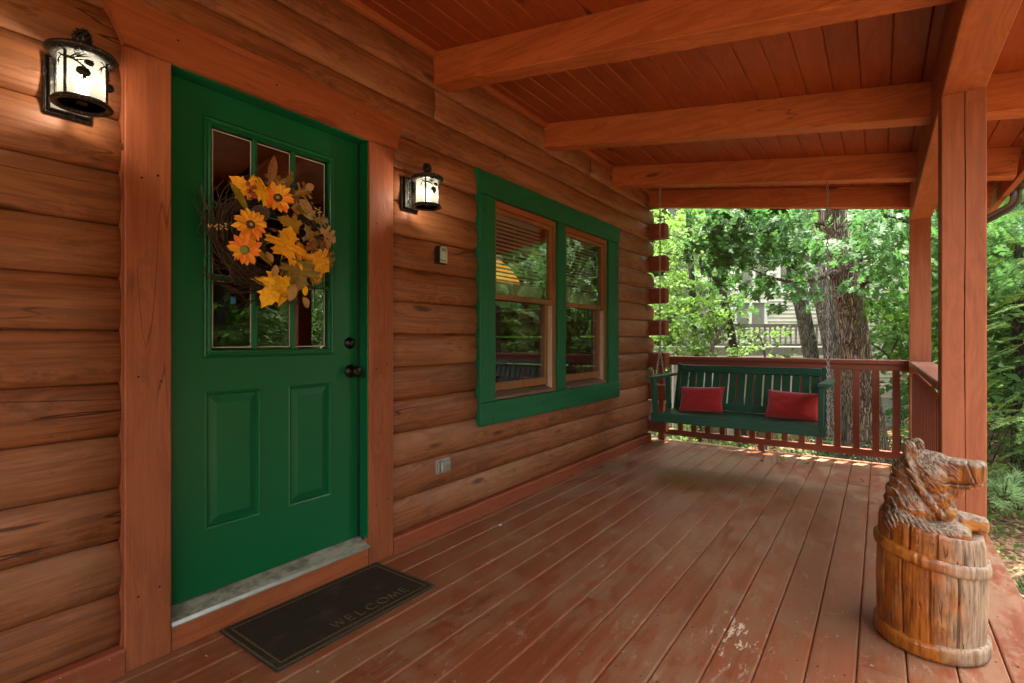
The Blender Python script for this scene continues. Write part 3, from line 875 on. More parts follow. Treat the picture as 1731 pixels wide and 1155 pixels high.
# lite frame moulding
a, b, c, d = .945, 1.547, 1.077, 2.046
rings = [(0, SX), (.002, SX+.006), (.008, SX+.010), (.014, SX+.006), (.018, SX+.0055), (.022, SX+.009), (.028, SX+.010), (.032, SX+.002), (.032, SX-.012)]
V = []
for t_, x in rings: V += [(x, a+t_, c+t_), (x, b-t_, c+t_), (x, b-t_, d-t_), (x, a+t_, d-t_)]
MB().add(V, [(i*4+j, i*4+(j+1) % 4, (i+1)*4+(j+1) % 4, (i+1)*4+j) for i in range(len(rings)-1) for j in range(4)]).build('lite_frame', M['door'], dr)
gy0, gy1, gz0, gz1 = .977, 1.515, 1.109, 2.014
my = [gy0+(gy1-gy0)/3, gy0+2*(gy1-gy0)/3]; mz = [1.402, 1.702]
sec = [(-.010, -.012), (-.010, -.004), (-.004, .006), (.004, .006), (.010, -.004), (.010, -.012)]
for yy in my: MB().prism([(SX+q, yy+p) for p, q in sec], 2, gz0, gz1).build('muntin', M['door'], dr)
for zz in mz:
    for p0, p1 in ((gy0, my[0]-.0095), (my[0]+.0095, my[1]-.0095), (my[1]+.0095, gy1)):
        MB().prism([(SX+q, zz+p) for p, q in sec], 1, p0, p1).build('muntin', M['door'], dr)
yb = [gy0-.002]+my+[gy1+.002]; zb = [gz0-.002]+mz+[gz1+.002]
for i in range(3):
    for j in range(3):
        a, b, c, d = yb[i], yb[i+1], zb[j], zb[j+1]
        pane = MB().sheet([(SX-.016, a, c), (SX-.016, b, c), (SX-.016, b, d), (SX-.016, a, d)]).build('pane', M['glass'], dr)
        g = .0145 if i else .012
        mm = MB()
        mm.box((SX-.0155, a+.011, c+.010), (SX-.013, a+.0145, d-.010)); mm.box((SX-.0155, b-.0145, c+.010), (SX-.013, b-.011, d-.010))
        mm.box((SX-.0155, a+.0146, c+.010), (SX-.013, b-.0146, c+.0135)); mm.box((SX-.0155, a+.0146, d-.0135), (SX-.013, b-.0146, d-.010))
        mm.build('glazing_bead', M['bead'], pane)
MB().box((SX-.0158, 1.060, 1.300), (SX-.0150, 1.082, 1.330)).build('sticker', M['greenlabel'], dr)
db = MB().lathe([(.001, .024), (.012, .024), (.017, .021), (.019, .014), (.024, .012), (.029, .006), (.030, 0)], 24, 'x', (SX, 1.641, 1.133)).build('deadbolt', M['bronze'], dr)
kb = MB().lathe([(.034, 0), (.034, .006), (.028, .012), (.013, .016), (.012, .034), (.020, .038), (.027, .046), (.029, .056), (.027, .066), (.020, .071), (.001, .072)], 24, 'x', (SX, 1.646, .990)).build('door_knob', M['bronze'], dr)
MB().tube([(SX+.055, 1.668, .985), (SX+.058, 1.676, .975), (SX+.058, 1.682, .962), (SX+.056, 1.678, .955)], .003, 6).build('key_loop', M['bronze'], dr)

# ================================================================== WINDOW
wd = thing('double_window', 'pair of double hung windows with green casing and brown sashes beside the door', 'window')
MB().box((-.05, 2.590, .737), (0, 2.758, 2.103), .003).build('side_casing', wood('green_upright_paint', (.004, .118, .044), (.003, .085, .030), (.008, .13, .055), 'z', grain=.3, fine=20, blotch=.3, rough=.5, bump=.35, knot=.7, crack=.2, grime=.05), wd)
M['gz'] = bpy.data.materials['green_upright_paint']
MB().box((-.05, 4.552, .737), (0, 4.774, 2.103), .003).build('side_casing', M['gz'], wd)
for a_, b_ in ((2.5845, 2.5895), (4.7745, 4.7795)): MB().box((-.05, a_, .587), (-.0145, b_, 2.104)).build('edge_strip', M['gz'], wd)
MB().box((-.05, 3.600, .737), (-.003, 3.722, 2.103), .003).build('mullion_casing', M['gz'], wd)
splay(2.556, 4.800, 2.592, 4.772, 2.105, 2.256, -.05, .008).build('head_casing', M['gtrim'], wd)
MB().box((-.05, 2.588, .583), (.006, 4.780, .735), .003).build('apron_casing', M['gtrim'], wd)
m = MB()
for (yy, zz) in ((2.72, .62), (3.35, .66), (3.72, .64), (4.65, .63), (2.64, 2.0), (3.66, 2.06), (3.66, 1.2)):
    m.lathe([(.001, .0005), (.009, .0005), (.009, 0)], 10, 'x', (.0065 if zz < .73 else .0005, yy, zz))
m.build('nail_head', M['bronze'], wd, kind='stuff')
for (a, b) in ((2.759, 3.599), (3.723, 4.551)):
    MB().box((-.117, a, .737), (-.030, a+.028, 2.103)).build('frame_jamb', M['sash'], wd)
    MB().box((-.117, b-.028, .737), (-.030, b, 2.103)).build('frame_jamb', M['sash'], wd)
    MB().box((-.117, a+.029, 2.062), (-.030, b-.029, 2.103)).build('frame_head', M['trim_y'], wd)
    MB().add([(-.117, a+.029, .737), (-.03, a+.029, .737), (-.03, a+.029, .757), (-.117, a+.029, .785), (-.117, b-.029, .737), (-.03, b-.029, .737), (-.03, b-.029, .757), (-.117, b-.029, .785)],
         [(0,1,2,3), (4,5,6,7), (0,1,5,4), (1,2,6,5), (2,3,7,6), (3,0,4,7)]).build('sill', wood('weathered_sill'+str(a), (.22, .12, .08), (.1, .05, .03), (.3, .22, .17), 'y', rough=.8), wd)
    ia, ib = a+.029, b-.029
    for yy in ((ia, ia+.012), (ib-.012, ib)):
        mm = MB().box((-.110, yy[0], .760), (-.046, yy[1], 1.425))
        for xx in (-.100, -.078, -.056): mm.box((xx, yy[0]-.002 if yy[0] > ia+.1 else yy[1], .765), (xx+.004, yy[0] if yy[0] > ia+.1 else yy[1]+.002, 1.42))
        mm.build('jamb_liner', M['liner'], wd)
    def sash(x, ya, yb_, z0, z1, tr, br, st, name):
        s_ = MB()
        s_.box((x-.034, ya, z0), (x, ya+st, z1), .002); s_.box((x-.034, yb_-st, z0), (x, yb_, z1), .002)
        s_.box((x-.033, ya+st+.0005, z0), (x-.0008, yb_-st-.0005, z0+br), .002); s_.box((x-.033, ya+st+.0005, z1-tr), (x-.0008, yb_-st-.0005, z1), .002)
        so = s_.build(name, M['sash'], wd)
        MB().sheet([(x-.018, ya+st-.004, z0+br-.004), (x-.018, yb_-st+.004, z0+br-.004), (x-.018, yb_-st+.004, z1-tr+.004), (x-.018, ya+st-.004, z1-tr+.004)]).build('pane', M['glass'], so)
    sash(-.044, ia+.001, ib-.001, 1.432, 2.061, .030, .038, .034, 'upper_sash')
    sash(-.080, ia+.013, ib-.013, .790, 1.462, .028, .058, .036, 'lower_sash')
for (a, b, lab) in ((2.80, 3.55, 'half raised horizontal blinds in the window half nearer the front door'), (3.77, 4.50, 'half raised horizontal blinds in the window half nearer the swing')):
    bl = thing('window_blind', lab, 'blinds', group='blinds in the double window')
    sm_ = MB().add([(-.013, 0, -.004), (0, 0, .0015), (.013, 0, .003), (-.013, b-a, -.004), (0, b-a, .0015), (.013, b-a, .003)], [(0,1,4,3), (1,2,5,4)], True).mesh('slat', plain('blind_slat'+str(a), (.50, .48, .40), .5, var=.05))
    z = 2.03
    while z > 1.585:
        link('slat', sm_, bl, (-.150, a, z)); z -= .0295
    mm = MB()
    for k in range(16): mm.box((-.163, a, 1.478+k*.0062), (-.137, b, 1.478+k*.0062+.0035))
    mm.build('slat_stack', sm_.materials[0], bl); MB().box((-.165, a, 1.462), (-.135, b, 1.476)).build('bottom_bar', sm_.materials[0], bl)
    MB().box((-.17, a, 2.045), (-.13, b, 2.085)).build('head_rail', sm_.materials[0], bl)
    mm = MB()
    for yy in (a+.12, (a+b)/2, b-.12): mm.tube([(-.136, yy, 2.04), (-.136, yy, 1.47)], .0011, 4)
    mm.tube([(-.13, a+.10, 2.04), (-.13, a+.10, 1.05)], .001, 4)
    mm.build('cord', M['bead'], bl)
# things in the room seen through the glass
c0 = onx(838, 470, -1.25)
pl = thing('pendant_lamp', 'amber pendant lampshade hanging inside behind the window blinds', 'lamp', tuple(c0))
MB().lathe([(.03, .20), (.05, .19), (.17, .09), (.27, -.06), (.265, -.062), (.165, .085), (.03, .19)], 28).build('lamp_shade', M['amber'], pl)
MB().tube([(0, 0, .2), (0, 0, 2.89-c0.z)], .006, 6).build('cord', M['iron'], pl)
tb = thing('dining_table', 'wooden table standing in the dark room behind the door glass', 'table', (-1.7, 2.1, .08))
MB().box((-.5, -.7, .70), (.5, .7, .74), .008).build('tabletop', M['sash'], tb)
for sx in (-.42, .42):
    for sy in (-.62, .62): MB().box((sx-.035, sy-.035, 0), (sx+.035, sy+.035, .699), .005).build('leg', M['sash'], tb)

# ================================================================== LANTERNS
def make_lantern(label, y):
    L = thing('wall_lantern', label, 'lantern', (0, y, 1.865), group='wall lanterns')
    # local: z 0 bottom ring, wall plane x = 0, lamp axis x = .125
    CXl = .125
    bp = MB().box((-.028, -.062, -.005), (-.004, .062, .178), .004).box((.0045, -.052, .006), (.012, .052, .167), .003).build('backplate', M['iron'], L)
    m = MB()
    for k in range(5): m.box((.0125, -.040+.018*k, .02), (.0155, -.034+.018*k, .15), .001)
    m.tube([(.016, -.035, .03), (.018, -.01, .07), (.018, .02, .10), (.016, .035, .145)], .0035, 5)
    m.build('relief', M['iron'], bp)
    MB().tube([(.012, 0, .10), (.04, 0, .115), (.055, 0, .150)], .007, 8).build('arm', M['iron'], L)
    MB().lathe([(.001, .178), (.012, .178), (.022, .171), (.052, .167), (.078, .163), (.088, .158), (.090, .152), (.084, .147), (.078, .140), (.067, .137), (.064, .141), (.064, .150), (.03, .158), (.001, .16)], 36, 'z', (CXl, 0, 0)).build('top_rim', M['iron'], L)
    MB().lathe([(.058, .012), (.062, .016), (.070, .012), (.077, .003), (.078, .0), (.074, -.003), (.064, -.003), (.061, .0), (.058, .012)], 36, 'z', (CXl, 0, 0)).build('bottom_rim', M['iron'], L)
    # pine cone finial
    m = MB()
    prof = [(.009, .176), (.008, .184)]
    m.lathe([(.010, .176), (.008, .186), (.013, .190), (.019, .200), (.020, .210), (.016, .222), (.008, .232), (.001, .236)], 14, 'z', (CXl, 0, 0))
    for k in range(38):
        h = .192 + .040*(k/38)**.9; rr = .021*math.sqrt(max(.02, 1-((h-.205)/.032)**2)); a = k*2.399
        m.ball((CXl+rr*math.cos(a), rr*math.sin(a), h), .0058, 6, 4, (1, 1, .65))
    m.build('finial', M['iron'], L)
    MB().lathe([(.0585, .010), (.0585, .142)], 40, 'z', (CXl, 0, 0)).build('glass_shade', M['lampglass'], L)
    for a in (-52, 52, 180):
        bars = MB()
        a = R(a); r0 = .0635
        c, s_ = math.cos(a), math.sin(a)
        bars.beam((CXl+r0*c, r0*s_, .010), (CXl+r0*c, r0*s_, .142), .008, .005, (c, s_, 0), .001)
        bars.build('bar', M['iron'], L)
    # branch silhouette with two cones, wrapped on the glass
    def W(a, z, r_=.0625): return (CXl + r_*math.cos(R(a)), r_*math.sin(R(a)), z)
    for base in (-52, 52):
        m = MB()
        def br(p, q, r_, n=6, bend=0):
            m.tube([W(base+p[0]+(q[0]-p[0])*i/n, p[1]+(q[1]-p[1])*i/n + bend*math.sin(PI*i/n)) for i in range(n+1)], [r_*(1-.55*i/n) for i in range(n+1)], 5)
        br((0, .120), (38, .100), .0050, 8, .004); br((38, .100), (52, .090), .0034); br((0, .118), (-22, .132), .0036); br((-10, .124), (-26, .110), .0024); br((-16, .118), (-30, .100), .0020); br((-20, .112), (-22, .094), .0018)
        br((12, .118), (30, .136), .0032); br((18, .117), (44, .128), .0030); br((25, .112), (58, .122), .0026)
        for q in ((36, .140), (48, .138), (56, .132), (20, .138)): br((26, .124), q, .0021, 3)
        for (ca, czz, sr) in ((52, .112, .0125), (40, .082, .0185)):
            P_ = W(base+ca, czz, .0640)
            m.ball(P_, sr, 10, 7, (.55, 1, .78))
            for k in range(14):
                aa = k*2.4; hh = -.8+1.6*k/14
                m.ball((P_[0]+.004, P_[1]+sr*.8*math.cos(aa)*math.sqrt(1-hh*hh), P_[2]+sr*.7*hh), .0026, 5, 3)
        for q in ((30, .055), (38, .050), (48, .052), (56, .060)): br((42, .070), q, .0022, 3)
        m.build('branch_relief', M['iron'], L)
    MB().lathe([(.0005, .0035), (.056, .0035)], 32, 'z', (CXl, 0, 0)).build('bottom_glass', M['lampbottom'], L)
    MB().lathe([(.014, .006), (.014, .030), (.001, .031)], 12, 'z', (CXl, 0, 0)).build('socket', M['liner'], L)
    MB().lathe([(.010, .032), (.017, .05), (.023, .070), (.022, .086), (.013, .098), (.001, .101)], 16, 'z', (CXl, 0, 0)).build('bulb', M['bulb'], L)
    ld = bpy.data.lights.new('lantern_light', 'POINT'); ld.energy = .75; ld.color = (1.0, .90, .76); ld.shadow_soft_size = .016
    lo = bpy.data.objects.new('lantern_light', ld); COL.objects.link(lo); lo.parent = L; lo.location = (CXl, 0, .076)
    return L
make_lantern('lit black iron pine branch lantern on the logs beyond the hinge side of the door', .512)
make_lantern('lit black iron pine branch lantern on the logs between door and window', 1.985)

# ================================================================== LOCK BOX, OUTLET COVER
lb = thing('key_lock_box', 'small key lock box with black body and silver face below the lantern', 'lock box', (-.018, 2.222, 1.597))
pts = [(-.033, 0), (.033, 0), (.034, .085), (.026, .104), (0, .109), (-.026, .104), (-.034, .085)]
MB().prism(pts, 0, 0, .040).build('body', M['black'], lb)
MB().prism([(p*.86, q*.9+.005) for p, q in pts], 0, .0395, .046).build('face', M['silver'], lb)
MB().box((.0455, -.019, .074), (.048, .019, .089), .001).build('dial_window', M['black'], lb)
m = MB()
for k in range(4): m.box((.0478, -.0165+.0088*k, .0765), (.0492, -.0105+.0088*k, .0865), .0005)
m.build('dials', M['greybox'], lb)
def text(name, s_, size, m_, parent, mat_world, ext=.0004):
    cu = bpy.data.curves.new('t', 'FONT'); cu.body = s_; cu.size = size; cu.extrude = ext; cu.resolution_u = 2
    ob = bpy.data.objects.new('t', cu); COL.objects.link(ob)
    dg = bpy.context.evaluated_depsgraph_get(); me = bpy.data.meshes.new_from_object(ob.evaluated_get(dg))
    bpy.data.objects.remove(ob); me.transform(mat_world); me.materials.clear(); me.materials.append(m_)
    return link(name, me, parent)
text('lettering', 'Master', .0155, M['black'], lb, Matrix(((0, 0, 1, .0468), (1, 0, 0, -.024), (0, 1, 0, .014), (0, 0, 0, 1))))
oc = thing('outlet_cover', 'grey weatherproof outlet cover low on the logs under the lantern', 'outlet', (-.020, 2.262, .352))
MB().box((-.016, -.062, 0), (.004, .062, .084), .003).build('plate', M['greybox'], oc)
MB().box((.0042, -.028, .010), (.020, .052, .074), .005).build('flip_lid', M['greybox'], oc)
MB().box((.0042, -.050, .016), (.013, -.036, .068), .003).build('hinge', M['greybox'], oc)

# ================================================================== DOORMAT
dm = thing('doormat', 'dark rubber backed doormat reading WELCOME on the deck before the door', 'doormat', (.215, 1.353, .0016), (0, 0, R(-.6)))
hx, hy = .212, .385
MB().box((-hx, -hy, 0), (hx, hy, .0065), .002).build('backing', M['black'], dm)
m = MB()
n1, n2 = 24, 44
V = []
for i in range(n1+1):
    for j in range(n2+1):
        x, y = -hx+.006 + (2*hx-.012)*i/n1, -hy+.006 + (2*hy-.012)*j/n2
        V.append((x, y, .0088 + .0008*mnoise.noise(Vector((x*9, y*9, 3)))))
m.add(V, [(i*(n2+1)+j, (i+1)*(n2+1)+j, (i+1)*(n2+1)+j+1, i*(n2+1)+j+1) for i in range(n1) for j in range(n2)], True)
m.build('pile', M['mat'], dm)
def frame_strip(i0, i1, z0, z1, name):
    a, b = hx-i0, hy-i0; c, d = hx-i1, hy-i1
    mm = MB()
    mm.box((-a, -b, z0), (-c, b, z1)); mm.box((c, -b, z0), (a, b, z1)); mm.box((-c+.0002, -b, z0), (c-.0002, -d, z1)); mm.box((-c+.0002, d, z0), (c-.0002, b, z1))
    mm.build(name, M['tan'], dm)
frame_strip(.0035, .0105, .005, .0092, 'edge_line'); frame_strip(.030, .0365, .007, .0104, 'border_line')
LET = {'W': [((0, 1), (.25, 0)), ((.25, 0), (.5, .95)), ((.5, .95), (.75, 0)), ((.75, 0), (1, 1))], 'E': [((0, 0), (0, 1)), ((0, 1), (.62, 1)), ((0, .52), (.55, .52)), ((0, 0), (.62, 0))],
       'L': [((0, 0), (0, 1)), ((0, 0), (.58, 0))], 'M': [((0, 0), (.14, 1)), ((.14, 1), (.5, .1)), ((.5, .1), (.86, 1)), ((.86, 1), (1, 0))]}
def arc(a0, a1, n=14): return [(.5+.5*math.cos(R(a0+(a1-a0)*i/n)), .5+.5*math.sin(R(a0+(a1-a0)*i/n))) for i in range(n+1)]
for ch, a0, a1 in (('C', 48, 312), ('O', 0, 360)):
    p = arc(a0, a1, 22); LET[ch] = list(zip(p, p[1:]))
ypos = -.105; LH = .044
for ch, wd_ in (('W', .058), ('E', .040), ('L', .038), ('C', .050), ('O', .052), ('M', .056), ('E', .040)):
    mm = MB()
    for (p, q) in LET[ch]:
        f = .048 if ch in 'CO' else wd_*(.82 if ch in 'WM' else 1)
        A = (.150 - p[1]*LH, ypos + p[0]*f, .0100); B = (.150 - q[1]*LH, ypos + q[0]*f, .0100)
        mm.beam(A, B, .0042, .0022)
    mm.build('letter', M['tan'], dm)
    ypos += wd_ + .010

# ================================================================== WREATH
def leaf_mesh(outline, half=True, curl=(.25, .15), fold=.15, name='leaf'):
    """outline: right half of the leaf as (x, y), base at 0 and tip at y=1; returns (V, T) with midrib"""
    P_ = outline; ys = [p[1] for p in P_]
    V = []; T = []
    n = len(P_)
    for s_ in (1, -1):
        o = len(V)
        for (x, y) in P_: V.append((s_*x, y, fold*abs(x) - curl[0]*x*x*2 - curl[1]*y*y))
        for (x, y) in P_:
            yy = min(1, max(0, y)); V.append((0, yy, -curl[1]*yy*yy))
        for i in range(n-1):
            a, b, c, d = o+i, o+i+1, o+n+i+1, o+n+i
            if s_ > 0: T += [(a, b, c), (a, c, d)]
            else: T += [(a, c, b), (a, d, c)]
    return V, T
OAK = [(.012, -.18), (.012, .0), (.10, .10), (.17, .08), (.13, .17), (.08, .20), (.22, .30), (.40, .30), (.36, .37), (.42, .42), (.28, .43), (.12, .42), (.16, .52), (.36, .60), (.33, .67), (.38, .74), (.22, .71), (.10, .66), (.10, .76), (.20, .86), (.13, .88), (.05, .93), (.0, 1.02)]
MAPLE = [(.012, -.25), (.012, .0), (.12, -.03), (.30, -.12), (.27, -.02), (.40, .02), (.30, .12), (.28, .17), (.45, .22), (.62, .20), (.55, .30), (.66, .38), (.50, .42), (.38, .42), (.22, .44), (.24, .56), (.34, .66), (.22, .68), (.20, .78), (.10, .86), (.0, 1.0)]
OVAL = [(.01, -.15), (.01, 0), (.16, .12), (.27, .32), (.30, .5), (.26, .7), (.14, .88), (0, 1)]
LANCE = [(.01, -.1), (.01, 0), (.09, .15), (.13, .4), (.11, .65), (.05, .87), (0, 1)]
PETAL = [(.05, 0), (.14, .25), (.19, .5), (.16, .75), (.08, .9), (0, 1)]
def leaf_obj_mesh(outl, size, m_, name, curl=(.3, .2), fold=.2, wide=1.0):
    V, T = leaf_mesh([(x*wide, y) for x, y in outl], curl=curl, fold=fold)
    V = [(a*size, b*size, c*size) for a, b, c in V]
    me = bpy.data.meshes.new(name); me.from_pydata(V, [], T); me.materials.append(m_); me.update(); return me
def petalm(name, c1, c2, rough=.6):
    t = NT(name); co = t.obj(False); n1 = t.noise(co, 45, 4, .6); r_ = t.n('ObjectInfo').outputs['Random']
    f = t.step(t.math('ADD', n1, t.math('MULTIPLY', t.math('SUBTRACT', r_, .5), .35)), .35, .68)
    return t.fin(t.mix(f, c1, c2), rough, t.bump(t.noise(t.scale(co, (60, 6, 1)), 6, 2), .4, .002), spec=.3)
M['gold'] = petalm('silk_leaf_gold', (.88, .50, .015), (.72, .30, .012))
M['petal'] = petalm('silk_petal_orange', (.85, .42, .03), (.78, .16, .015))
M['tanleaf'] = petalm('silk_leaf_tan', (.42, .24, .09), (.25, .11, .045))
M['brownleaf'] = petalm('silk_leaf_brown', (.30, .15, .035), (.17, .12, .02))
M['olive'] = petalm('silk_leaf_olive', (.22, .20, .02), (.36, .20, .02))
M['twig'] = plain('wreath_twig', (.055, .028, .017), .8, var=.5)
M['pod'] = plain('lotus_pod_brown', (.060, .030, .019), .7, bump=.4, var=.3)
M['redberry'] = plain('red_berry', (.28, .035, .008), .3)
M['goldberry'] = plain('gold_berry', (.55, .40, .14), .25, .5)
M['seeds'] = plain('seed_disc', (.045, .026, .012), .8, bump=.8, bs=300)
M['seedmid'] = plain('seed_disc_middle', (.33, .27, .10), .8)
M['greenbud'] = plain('green_bud', (.16, .20, .035), .5)
WX = .020
def wp(u, v, x=WX):
    p = onx(u, v, x); return (x, p.y, p.z)
wc_ = wp(466, 405)
wr = thing('autumn_wreath', 'autumn wreath of twigs, sunflowers and yellow maple leaves hanging on the green door', 'wreath', (-.02, wc_[1], wc_[2]))
def wl(u, v, x=WX):
    p = wp(u, v, x); return Vector((x+.02, p[1]-wc_[1], p[2]-wc_[2]))
rw = random.Random(4)
m = MB()
for k in range(420):
    a0 = rw.uniform(0, 2*PI); ln = rw.uniform(.6, 1.7); r0 = .168 + rw.gauss(0, .022); x0 = rw.gauss(0, .016)
    out = rw.random() < .3
    pts = []
    n = 7
    for i in range(n+1):
        f = i/n; a = a0 - ln*f
        rr = r0 + (.0 if not out else rw.uniform(.05, .10)*f*f*1.3) + .006*math.sin(9*a+k)
        pts.append((x0 + .012*math.sin(5*a+k), rr*1.08*math.cos(a), rr*1.05*math.sin(a)))
    m.tube(pts, [.0027*(1-.5*i/n) for i in range(n+1)], 4, False)
m.build('twig_ring', M['twig'], wr, kind='stuff')
def rotm(out, nrm):
    """matrix with +y along out and +z along nrm"""
    y = Vector(out).normalized(); z = Vector(nrm); z = (z - y*z.dot(y)).normalized(); x = y.cross(z)
    return Matrix((x, y, z)).transposed().to_4x4()
pet_me = [leaf_obj_mesh(PETAL, 1.0, M['petal'], 'petal', (.5, sx_), .5, 1.15) for sx_ in (.05, .25)]
def sunflower(u, v, size, tilt, x=.055, center='seed'):
    p = wl(u, v, x)
    sf = MB().lathe([(.001, .012), (.008, .013), (.014, .011), (.018, .004), (.018, -.006)], 16, 'z').mesh('sunflower', M['seeds'] if center == 'seed' else M['greenbud'])
    n = Vector((1, tilt[0], tilt[1])).normalized()
    o = bpy.data.objects.new('sunflower', sf); COL.objects.link(o); o.parent = wr
    o.matrix_local = Matrix.Translation(p) @ rotm((0, -n.z*.01, 1), n)
    if center == 'seed': MB().lathe([(.001, .0145), (.006, .0142), (.008, .0125)], 12, 'z').build('seed_middle', M['seedmid'], o)
    for k in range(17):
        a = 2*PI*k/17*1.0 + rw.uniform(-.12, .12); tl = rw.uniform(-.05, .5) if k % 2 else rw.uniform(.3, .8)
        d = Vector((math.cos(a), math.sin(a), tl*.5)); nn = Vector((0, 0, 1)) + Vector((rw.uniform(-.3, .3), rw.uniform(-.3, .3), 0))
        q = bpy.data.objects.new('petal', pet_me[k % 2]); COL.objects.link(q); q.parent = o
        s_ = size*rw.uniform(.82, 1.1)
        q.matrix_local = Matrix.Translation(Vector((d.x*.012, d.y*.012, .001+.002*(k % 2)))) @ rotm(d, nn) @ Matrix.Diagonal((s_, s_, s_, 1))
sunflower(470, 335, .057, (-.7, -.1)); sunflower(423, 380, .057, (-.1, .75)); sunflower(413.5, 422.5, .054, (-.35, .0), center='bud'); sunflower(502, 428, .048, (.9, .2), x=.03)
def wleaf(kind, u, v, size, ang, m_, x=.045, tilt=(0, 0), nm='silk_leaf', wide=1.0, curl=(.3, .25)):
    me = leaf_obj_mesh(kind, size*(1.12 if kind is not OVAL else 1.1), m_, nm, (rw.uniform(.1, .7), rw.uniform(.1, .45)), rw.uniform(.1, .45), wide)
    p = wl(u, v, x); a = R(ang)
    out = Vector((0, math.cos(a), math.sin(a)))
    o = bpy.data.objects.new(nm, me); COL.objects.link(o); o.parent = wr
    o.matrix_local = Matrix.Translation(p) @ rotm(out, (1, tilt[0], tilt[1]))
for a_ in ((MAPLE, 432, 322, .105, 8, 'gold', .045, (-.3, .2)), (MAPLE, 428, 326, .085, 150, 'gold', .04, (-.5, 0)), (MAPLE, 478, 430, .125, 72, 'gold', .060, (-.2, .1)), (MAPLE, 486, 434, .115, 28, 'gold', .050, (.2, .1)),
           (MAPLE, 528, 430, .125, -72, 'gold', .05, (-.2, 0)), (MAPLE, 532, 434, .10, -30, 'gold', .045, (.1, 0)), (MAPLE, 474, 468, .130, -118, 'gold', .05, (-.3, 0)), (MAPLE, 476, 470, .11, -78, 'gold', .045, (.2, 0)),
           (OAK, 516, 380, .13, -62, 'brownleaf', .04, (.2, 0)), (MAPLE, 505, 385, .085, 160, 'olive', .04, (0, 0)), (MAPLE, 510, 442, .13, -100, 'brownleaf', .055, (-.2, 0)), (MAPLE, 514, 446, .10, -35, 'brownleaf', .045, (.3, 0)),
           (LANCE, 455, 310, .13, 75, 'tanleaf', .035, (-.2, 0)), (LANCE, 466, 318, .12, 40, 'tanleaf', .04, (0, .3)), (LANCE, 480, 320, .10, 62, 'brownleaf', .04, (0, .3)), (OVAL, 490, 345, .085, 60, 'tanleaf', .04, (0, 0)), (OVAL, 492, 352, .08, 10, 'tanleaf', .045, (.2, 0)),
           (OVAL, 516, 318, .052, 25, 'tanleaf', .05, (0, 0)), (OVAL, 551, 399, .048, 5, 'tanleaf', .05, (0, 0)), (OVAL, 551, 404, .046, -70, 'tanleaf', .05, (0, 0)), (OVAL, 498, 480, .07, -100, 'tanleaf', .055, (0, 0)), (OVAL, 514, 482, .045, -70, 'gold', .05, (0, 0)),
           (OVAL, 466, 448, .048, -92, 'tanleaf', .055, (0, 0)), (OVAL, 460, 444, .045, 110, 'tanleaf', .05, (0, 0)), (OVAL, 512, 503, .052, -50, 'tanleaf', .05, (0, 0)), (LANCE, 388, 308, .125, -48, 'olive', .05, (0, .3)), (OVAL, 502, 350, .11, -4, 'olive', .045, (0, .3)),
           (LANCE, 428, 420, .10, -30, 'olive', .045, (0, .3)), (LANCE, 415, 395, .07, -60, 'olive', .04, (0, .3)), (LANCE, 478, 476, .07, 60, 'olive', .045, (0, 0)), (OVAL, 492, 425, .06, 130, 'tanleaf', .045, (0, 0)), (OAK, 530, 372, .09, 10, 'brownleaf', .035, (0, 0)), (OAK, 498, 330, .10, 30, 'brownleaf', .05, (.2, .2)), (OVAL, 505, 338, .075, -30, 'tanleaf', .055, (0, 0)), (OAK, 540, 388, .10, -20, 'tanleaf', .045, (.1, 0)), (OAK, 548, 420, .09, -60, 'brownleaf', .03, (.2, 0)), (MAPLE, 488, 455, .09, -20, 'brownleaf', .05, (.2, 0)), (OAK, 470, 325, .09, 100, 'brownleaf', .04, (0, .2)), (LANCE, 520, 450, .09, -60, 'olive', .04, (0, 0))):
    k_, u, v, sz, an, mm_, x_, tl_ = a_
    wleaf(k_, u, v, sz, an, M[mm_], x_, tl_)
# lotus pods
for (u, v, s_, n) in ((441, 361, .036, (-.6, .3)), (444, 414, .032, (.9, .6)), (483, 455, .034, (-.1, .15))):
    p = wl(u, v, .035)
    mm = MB().lathe([(.003, -.8), (.3, -.7), (.8, -.15), (1.0, .12), (.95, .2), (.85, .16), (.001, .18)], 18, 'z')
    for k in range(19):
        a = k*2.4; rr = .2*math.sqrt(k); mm.ball((rr*math.cos(a)*.95, rr*math.sin(a)*.95, .19), .085, 6, 4)
    me = mm.mesh('lotus_pod', M['pod']); o = bpy.data.objects.new('lotus_pod', me); COL.objects.link(o); o.parent = wr
    o.matrix_local = Matrix.Translation(p) @ rotm((0, 0, 1), (1, n[0], n[1])) @ Matrix.Diagonal((s_, s_, s_, 1))
def berries(pts, r_, m_, x=.075):
    for (u, v) in pts: MB().ball((0, 0, 0), r_*rw.uniform(.85, 1.1), 10, 8).build('berry', m_, wr, tuple(wl(u, v, x+rw.uniform(-.008, .008))))
berries(((419, 311), (425, 318), (431, 317), (424, 325), (431, 333), (423, 336), (428, 328), (420, 323)), .0088, M['redberry'])
berries(((521, 412), (522, 419), (544, 412), (546, 420), (536, 422), (525, 406)), .0085, M['redberry'])
berries([(515 + 28*rw.random(), 342 + 16*rw.random() + k*.5) for k in range(26)], .0036, M['goldberry'], .065)
berries([(352 + 32*rw.random(), 378 + 12*rw.random()) for k in range(20)], .0036, M['goldberry'], .045)
berries([(465 + 22*rw.random(), 305 + 10*rw.random()) for k in range(16)], .0032, M['goldberry'], .06)
mm = MB().tube([wl(352, 387, .04), wl(372, 384, .04), wl(395, 388, .03)], .0012, 4); mm.tube([wl(400, 437, .05), wl(390, 450, .05), wl(389, 465, .05), wl(396, 480, .05), wl(399, 483, .05)], .0022, 5)
mm.tube([wl(490, 350, .05), wl(500, 362, .06), wl(514, 378, .05)], .0014, 4); mm.build('loose_twig', M['twig'], wr)
